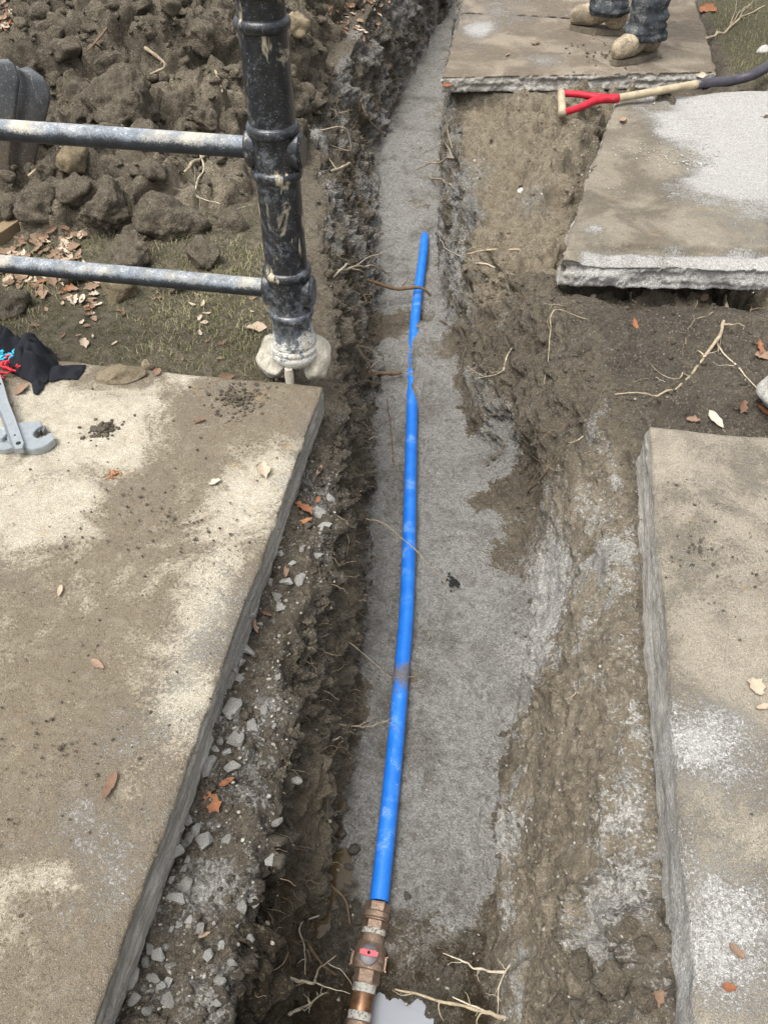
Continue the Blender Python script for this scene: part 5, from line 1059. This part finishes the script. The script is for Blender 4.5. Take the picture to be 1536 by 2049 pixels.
for nm, mt, cx, cy, w, h in (('red_lining', 'yarn_red', 14, 732, 34, 9), ('cyan_lining', 'yarn_blue', 20, 718, 26, 8)):
    parts = []
    for k in range(26):
        px, py = cx + RNG.uniform(-w, w * .8), cy + RNG.uniform(-h, h); Q = []
        v = RNG.normal(size=3) * [1, .5, .3]; v /= np.linalg.norm(v); p = np.array(U(px, py, .018 + RNG.uniform(0, .012)) - OCl)
        for s_ in range(7): v = v + RNG.normal(size=3) * .5; v /= np.linalg.norm(v); p = p + v * .007; p[2] = min(max(p[2], .012), .034); Q.append(p.copy())
        parts.append(tube_arrays(smooth_path(Q, 14), np.full(14, .0028), 6))
    V, F = join_arrays(parts); link(nm, tri_mesh(nm, V, F), MAT[mt], ce)

# black scrap on the trench floor
parts = []; c, nr, k = hit(905, 1165)
for q in range(34):
    V, F = lump(1, (.009 * RNG.uniform(.4, 1.4), .005 * RNG.uniform(.4, 1.2), .0022), 600 + q, facets=3); a = RNG.random() * 6.28; M_ = np.array([[math.cos(a), -math.sin(a), 0], [math.sin(a), math.cos(a), 0], [0, 0, 1]])
    parts.append((V @ M_.T + np.array([c.x + RNG.normal() * .017, c.y + RNG.normal() * .013, c.z + .002 + .004 * RNG.random()]), F))
V, F = join_arrays(parts); tag(link('plastic_scrap', tri_mesh('plastic_scrap', V, F), MAT['black_hole']), 'shredded dark scrap lying on the grey trench floor right of the pipe', 'scrap')

# ------------------------------------------------------------------ worker
def ring(cx, cy, cz, rx, ry, fwd, up_, n=20, sq=1.0):
    """ellipse in the plane spanned by side and up_"""
    side = fwd.cross(up_).normalized(); out = []
    for k in range(n):
        a = 2 * math.pi * k / n; c_, s_ = math.cos(a), math.sin(a)
        out.append(Vector((cx, cy, cz)) + side * rx * math.copysign(abs(c_) ** sq, c_) + up_ * ry * math.copysign(abs(s_) ** sq, s_))
    return out
def loft(name, rings, mat, parent, disp=0.0, sc=30, seed=0):
    n = len(rings[0]); V = np.array([tuple(v) for r in rings for v in r]); F = [(i * n + k, i * n + (k + 1) % n, (i + 1) * n + (k + 1) % n, (i + 1) * n + k) for i in range(len(rings) - 1) for k in range(n)]
    if disp:
        c = np.repeat(np.array([np.mean([tuple(v) for v in r], 0) for r in rings]), n, 0); d = V - c; d /= np.linalg.norm(d, axis=1, keepdims=True) + 1e-9; V = V + d * (disp * fbm(V * np.array([1, 1, 2.2]), sc, 3, s=seed))[:, None]
    F += [tuple(range(n))[::-1], tuple((len(rings) - 1) * n + k for k in range(n))]
    me = bpy.data.meshes.new(name); me.from_pydata([tuple(v) for v in V], [], F); me.update(); bm = bmesh.new(); bm.from_mesh(me); bmesh.ops.recalc_face_normals(bm, faces=bm.faces); bm.to_mesh(me); bm.free(); return link(name, me, mat, parent)
footA = (U(1136, 58, .0), U(1252, 72, 0)); footB = (U(1222, 132, 0), U(1322, 108, 0))      # toe, heel on the flagstone
pc = (footA[1] + footB[1]) / 2; person = empty('person', (pc.x, pc.y, 0)); OP = Vector((pc.x, pc.y, 0))
tag(person, 'person in muddy dark work trousers and mud-caked tan boots standing on the far flagstone', 'person')
hips = {}
for key, (toe, heel), lean in (('a', footA, Vector((.05, .03, 0))), ('b', footB, Vector((.03, .08, 0)))):
    d = (toe - heel); d.z = 0; d.normalize(); heel = toe - d * .325; sd_ = d.cross(Vector((0, 0, 1))); zf = .012; upz = Vector((0, 0, 1)); bt = empty  # noqa
    def at(s_, h, w=0): return heel - OP + d * s_ + sd_ * w + upz * (h + zf)
    S = []
    for s_, h, rx, ry, ang in ((.318, .050, .018, .022, 0), (.312, .055, .032, .036, 0), (.29, .060, .045, .045, 0), (.255, .065, .053, .050, 0), (.215, .072, .054, .056, 12), (.18, .085, .049, .062, 28), (.145, .105, .045, .068, 45), (.115, .13, .045, .070, 62), (.10, .165, .047, .067, 78), (.092, .21, .052, .066, 86), (.088, .25, .054, .066, 90)):
        a = R(ang); f = (d * -math.cos(a) + upz * math.sin(a)); u_ = (d * math.sin(a) + upz * math.cos(a)); c = at(s_, h); S.append(ring(c.x, c.y, c.z, rx, ry, f, u_, 24, .85))
    bo_ = loft('boot', S, MAT['boot'], person, .004, 40, 5)
    # heel cup
    V, F = ICO[4]; V = V * np.array([.062, .047, .062]); Mx = Matrix((d, sd_, upz)).transposed(); c = at(.068, .07); W = np.array([tuple(Mx @ Vector(v) + c) for v in V]); link('heel_cup', tri_mesh('heel_cup', W, F), MAT['boot'], bo_)
    # sole with outline
    bm = bmesh.new(); ol = []
    for k in range(36):
        a = 2 * math.pi * k / 36; s_ = .160 + .160 * math.cos(a); w = (.045 + .010 * math.cos(a) - .008 * math.cos(2 * a + .2)) * math.copysign(abs(math.sin(a)) ** .75, math.sin(a)); ol.append(at(s_, -.010, w))
    f = bm.faces.new([bm.verts.new(p) for p in ol]); r_ = bmesh.ops.extrude_face_region(bm, geom=[f]); bmesh.ops.translate(bm, verts=[v for v in r_['geom'] if isinstance(v, bmesh.types.BMVert)], vec=(0, 0, .026)); bm_obj('sole', bm, MAT['sole'], bo_)
    for k in range(4):
        s_, h = .20 - .026 * k, .128 + .018 * k; tube_obj('lace', [at(s_ + .01, h - .012, -.036), at(s_, h + .012, 0), at(s_ + .01, h - .012, .036)], [.0035, .004, .0035], MAT['lace'], bo_, 6, 8)
    hipz = .90; S = []; kneez = .50; an = at(.085, 0); hp = Vector((0, .05, 0)) + Vector((an.x * .45, an.y * .45, 0)) + lean
    for z_, r_, wv in ((.10, .098, .004), (.12, .104, 0), (.14, .098, .006), (.16, .095, -.004), (.18, .088, .008), (.205, .094, 0), (.23, .087, .006), (.27, .092, 0), (.32, .088, .004), (.38, .092, 0), (.44, .093, .003), (.50, .096, 0), (.58, .098, 0), (.66, .102, 0), (.74, .108, 0), (.82, .112, 0), (.90, .112, 0)):
        t = z_ / hipz; c = Vector((an.x, an.y, 0)).lerp(hp, float(sst(np.array(z_), .12, .95))) + d * (.012 + .04 * math.sin(math.pi * min(t, 1)) + wv); S.append(ring(c.x, c.y, z_, r_, r_ * 1.08, upz, d, 36))
    S2 = []
    for i in range(len(S) - 1):
        for t in (0, .25, .5, .75): S2.append([S[i][k].lerp(S[i + 1][k], t) for k in range(36)])
    S2.append(S[-1]); loft('trouser_leg', S2, MAT['denim'], person, .020, 10, 7 if key == 'a' else 19); hips[key] = hp
mid = (hips['a'] + hips['b']) / 2
def skin_obj(name, verts, edges, radii, mat, parent, root_i=0, sub=2):
    me = bpy.data.meshes.new(name); me.from_pydata([tuple(v) for v in verts], edges, []); o = link(name, me, mat, parent, False); m = o.modifiers.new('skin', 'SKIN'); m.use_smooth_shade = True
    for i, r_ in enumerate(radii): me.skin_vertices[0].data[i].radius = (r_, r_ * .8) if not isinstance(r_, tuple) else r_
    me.skin_vertices[0].data[root_i].use_root = True; s_ = o.modifiers.new('sub', 'SUBSURF'); s_.levels = sub; s_.render_levels = sub; return o
m_ = mid; X_ = (hips['b'] - hips['a']); X_.z = 0; X_.normalize(); Yf = Vector((0, 0, 1)).cross(X_)
if Yf.y > 0: Yf = -Yf
def bp(x, f, z): return m_ + X_ * x + Yf * f + Vector((0, 0, z))
bv = [bp(0, 0, .92), bp(0, .01, 1.05), bp(0, .02, 1.2), bp(0, .02, 1.36), bp(0, .02, 1.46), bp(0, .03, 1.53), bp(0, .05, 1.62), bp(0, .05, 1.70)]
rd = [(.16, .11), (.15, .11), (.17, .12), (.17, .11), (.075, .07), (.052, .052), (.082, .095), (.065, .075)]; be = [(i, i + 1) for i in range(7)]
for sx in (-1, 1):
    b = len(bv); bv += [bp(.19 * sx, .01, 1.40), bp(.25 * sx, 0, 1.14), bp(.24 * sx, .14, .94), bp(.235 * sx, .18, .88)]; rd += [.062, .05, .038, .03]; be += [(3, b), (b, b + 1), (b + 1, b + 2), (b + 2, b + 3)]
    for k in range(5): bv += [bp((.235 + (.02 * (k - 2))) * sx, .20, .855), bp((.235 + (.024 * (k - 2))) * sx, .215, .815 - .006 * (k == 2) + .02 * (k in (0, 4)))]; rd += [.011, .008]; q = len(bv); be += [(b + 3, q - 2), (q - 2, q - 1)]
body = skin_obj('body', bv, be, rd, MAT['skin'], person)
jv = bv[:4] + [bp(.19, .01, 1.41), bp(.255, 0, 1.14), bp(.245, .13, .97), bp(-.19, .01, 1.41), bp(-.255, 0, 1.14), bp(-.245, .13, .97), bp(0, .02, 1.44)]
skin_obj('jacket', jv, [(0, 1), (1, 2), (2, 3), (3, 4), (4, 5), (5, 6), (3, 7), (7, 8), (8, 9), (3, 10)], [(.185, .13), (.175, .13), (.195, .14), (.19, .13), .078, .064, .05, .078, .064, .05, (.08, .08)], MAT['jacket'], person)
V, F = ICO[3]; hd = bp(0, .05, 1.665); W = V * np.array([.088, .1, .085]); keep = W[:, 2] > -.01; W[:, 2] = np.where(keep, W[:, 2], -.01); link('hair', tri_mesh('hair', W + np.array(hd) + np.array(-Yf) * .012 + [0, 0, .03], F), MAT['hair'], person)
for sx in (-1, 1):
    link('eye', tri_mesh('eye', ICO[2][0] * .011 + np.array(bp(.03 * sx, .125, 1.655)), ICO[2][1]), MAT['black_hole'], person)
    link('ear', tri_mesh('ear', ICO[2][0] * np.array([.012, .02, .03]) + np.array(bp(.085 * sx, .045, 1.645)), ICO[2][1]), MAT['skin'], person)
link('nose', tri_mesh('nose', ICO[2][0] * np.array([.013, .018, .024]) + np.array(bp(0, .145, 1.635)), ICO[2][1]), MAT['skin'], person)
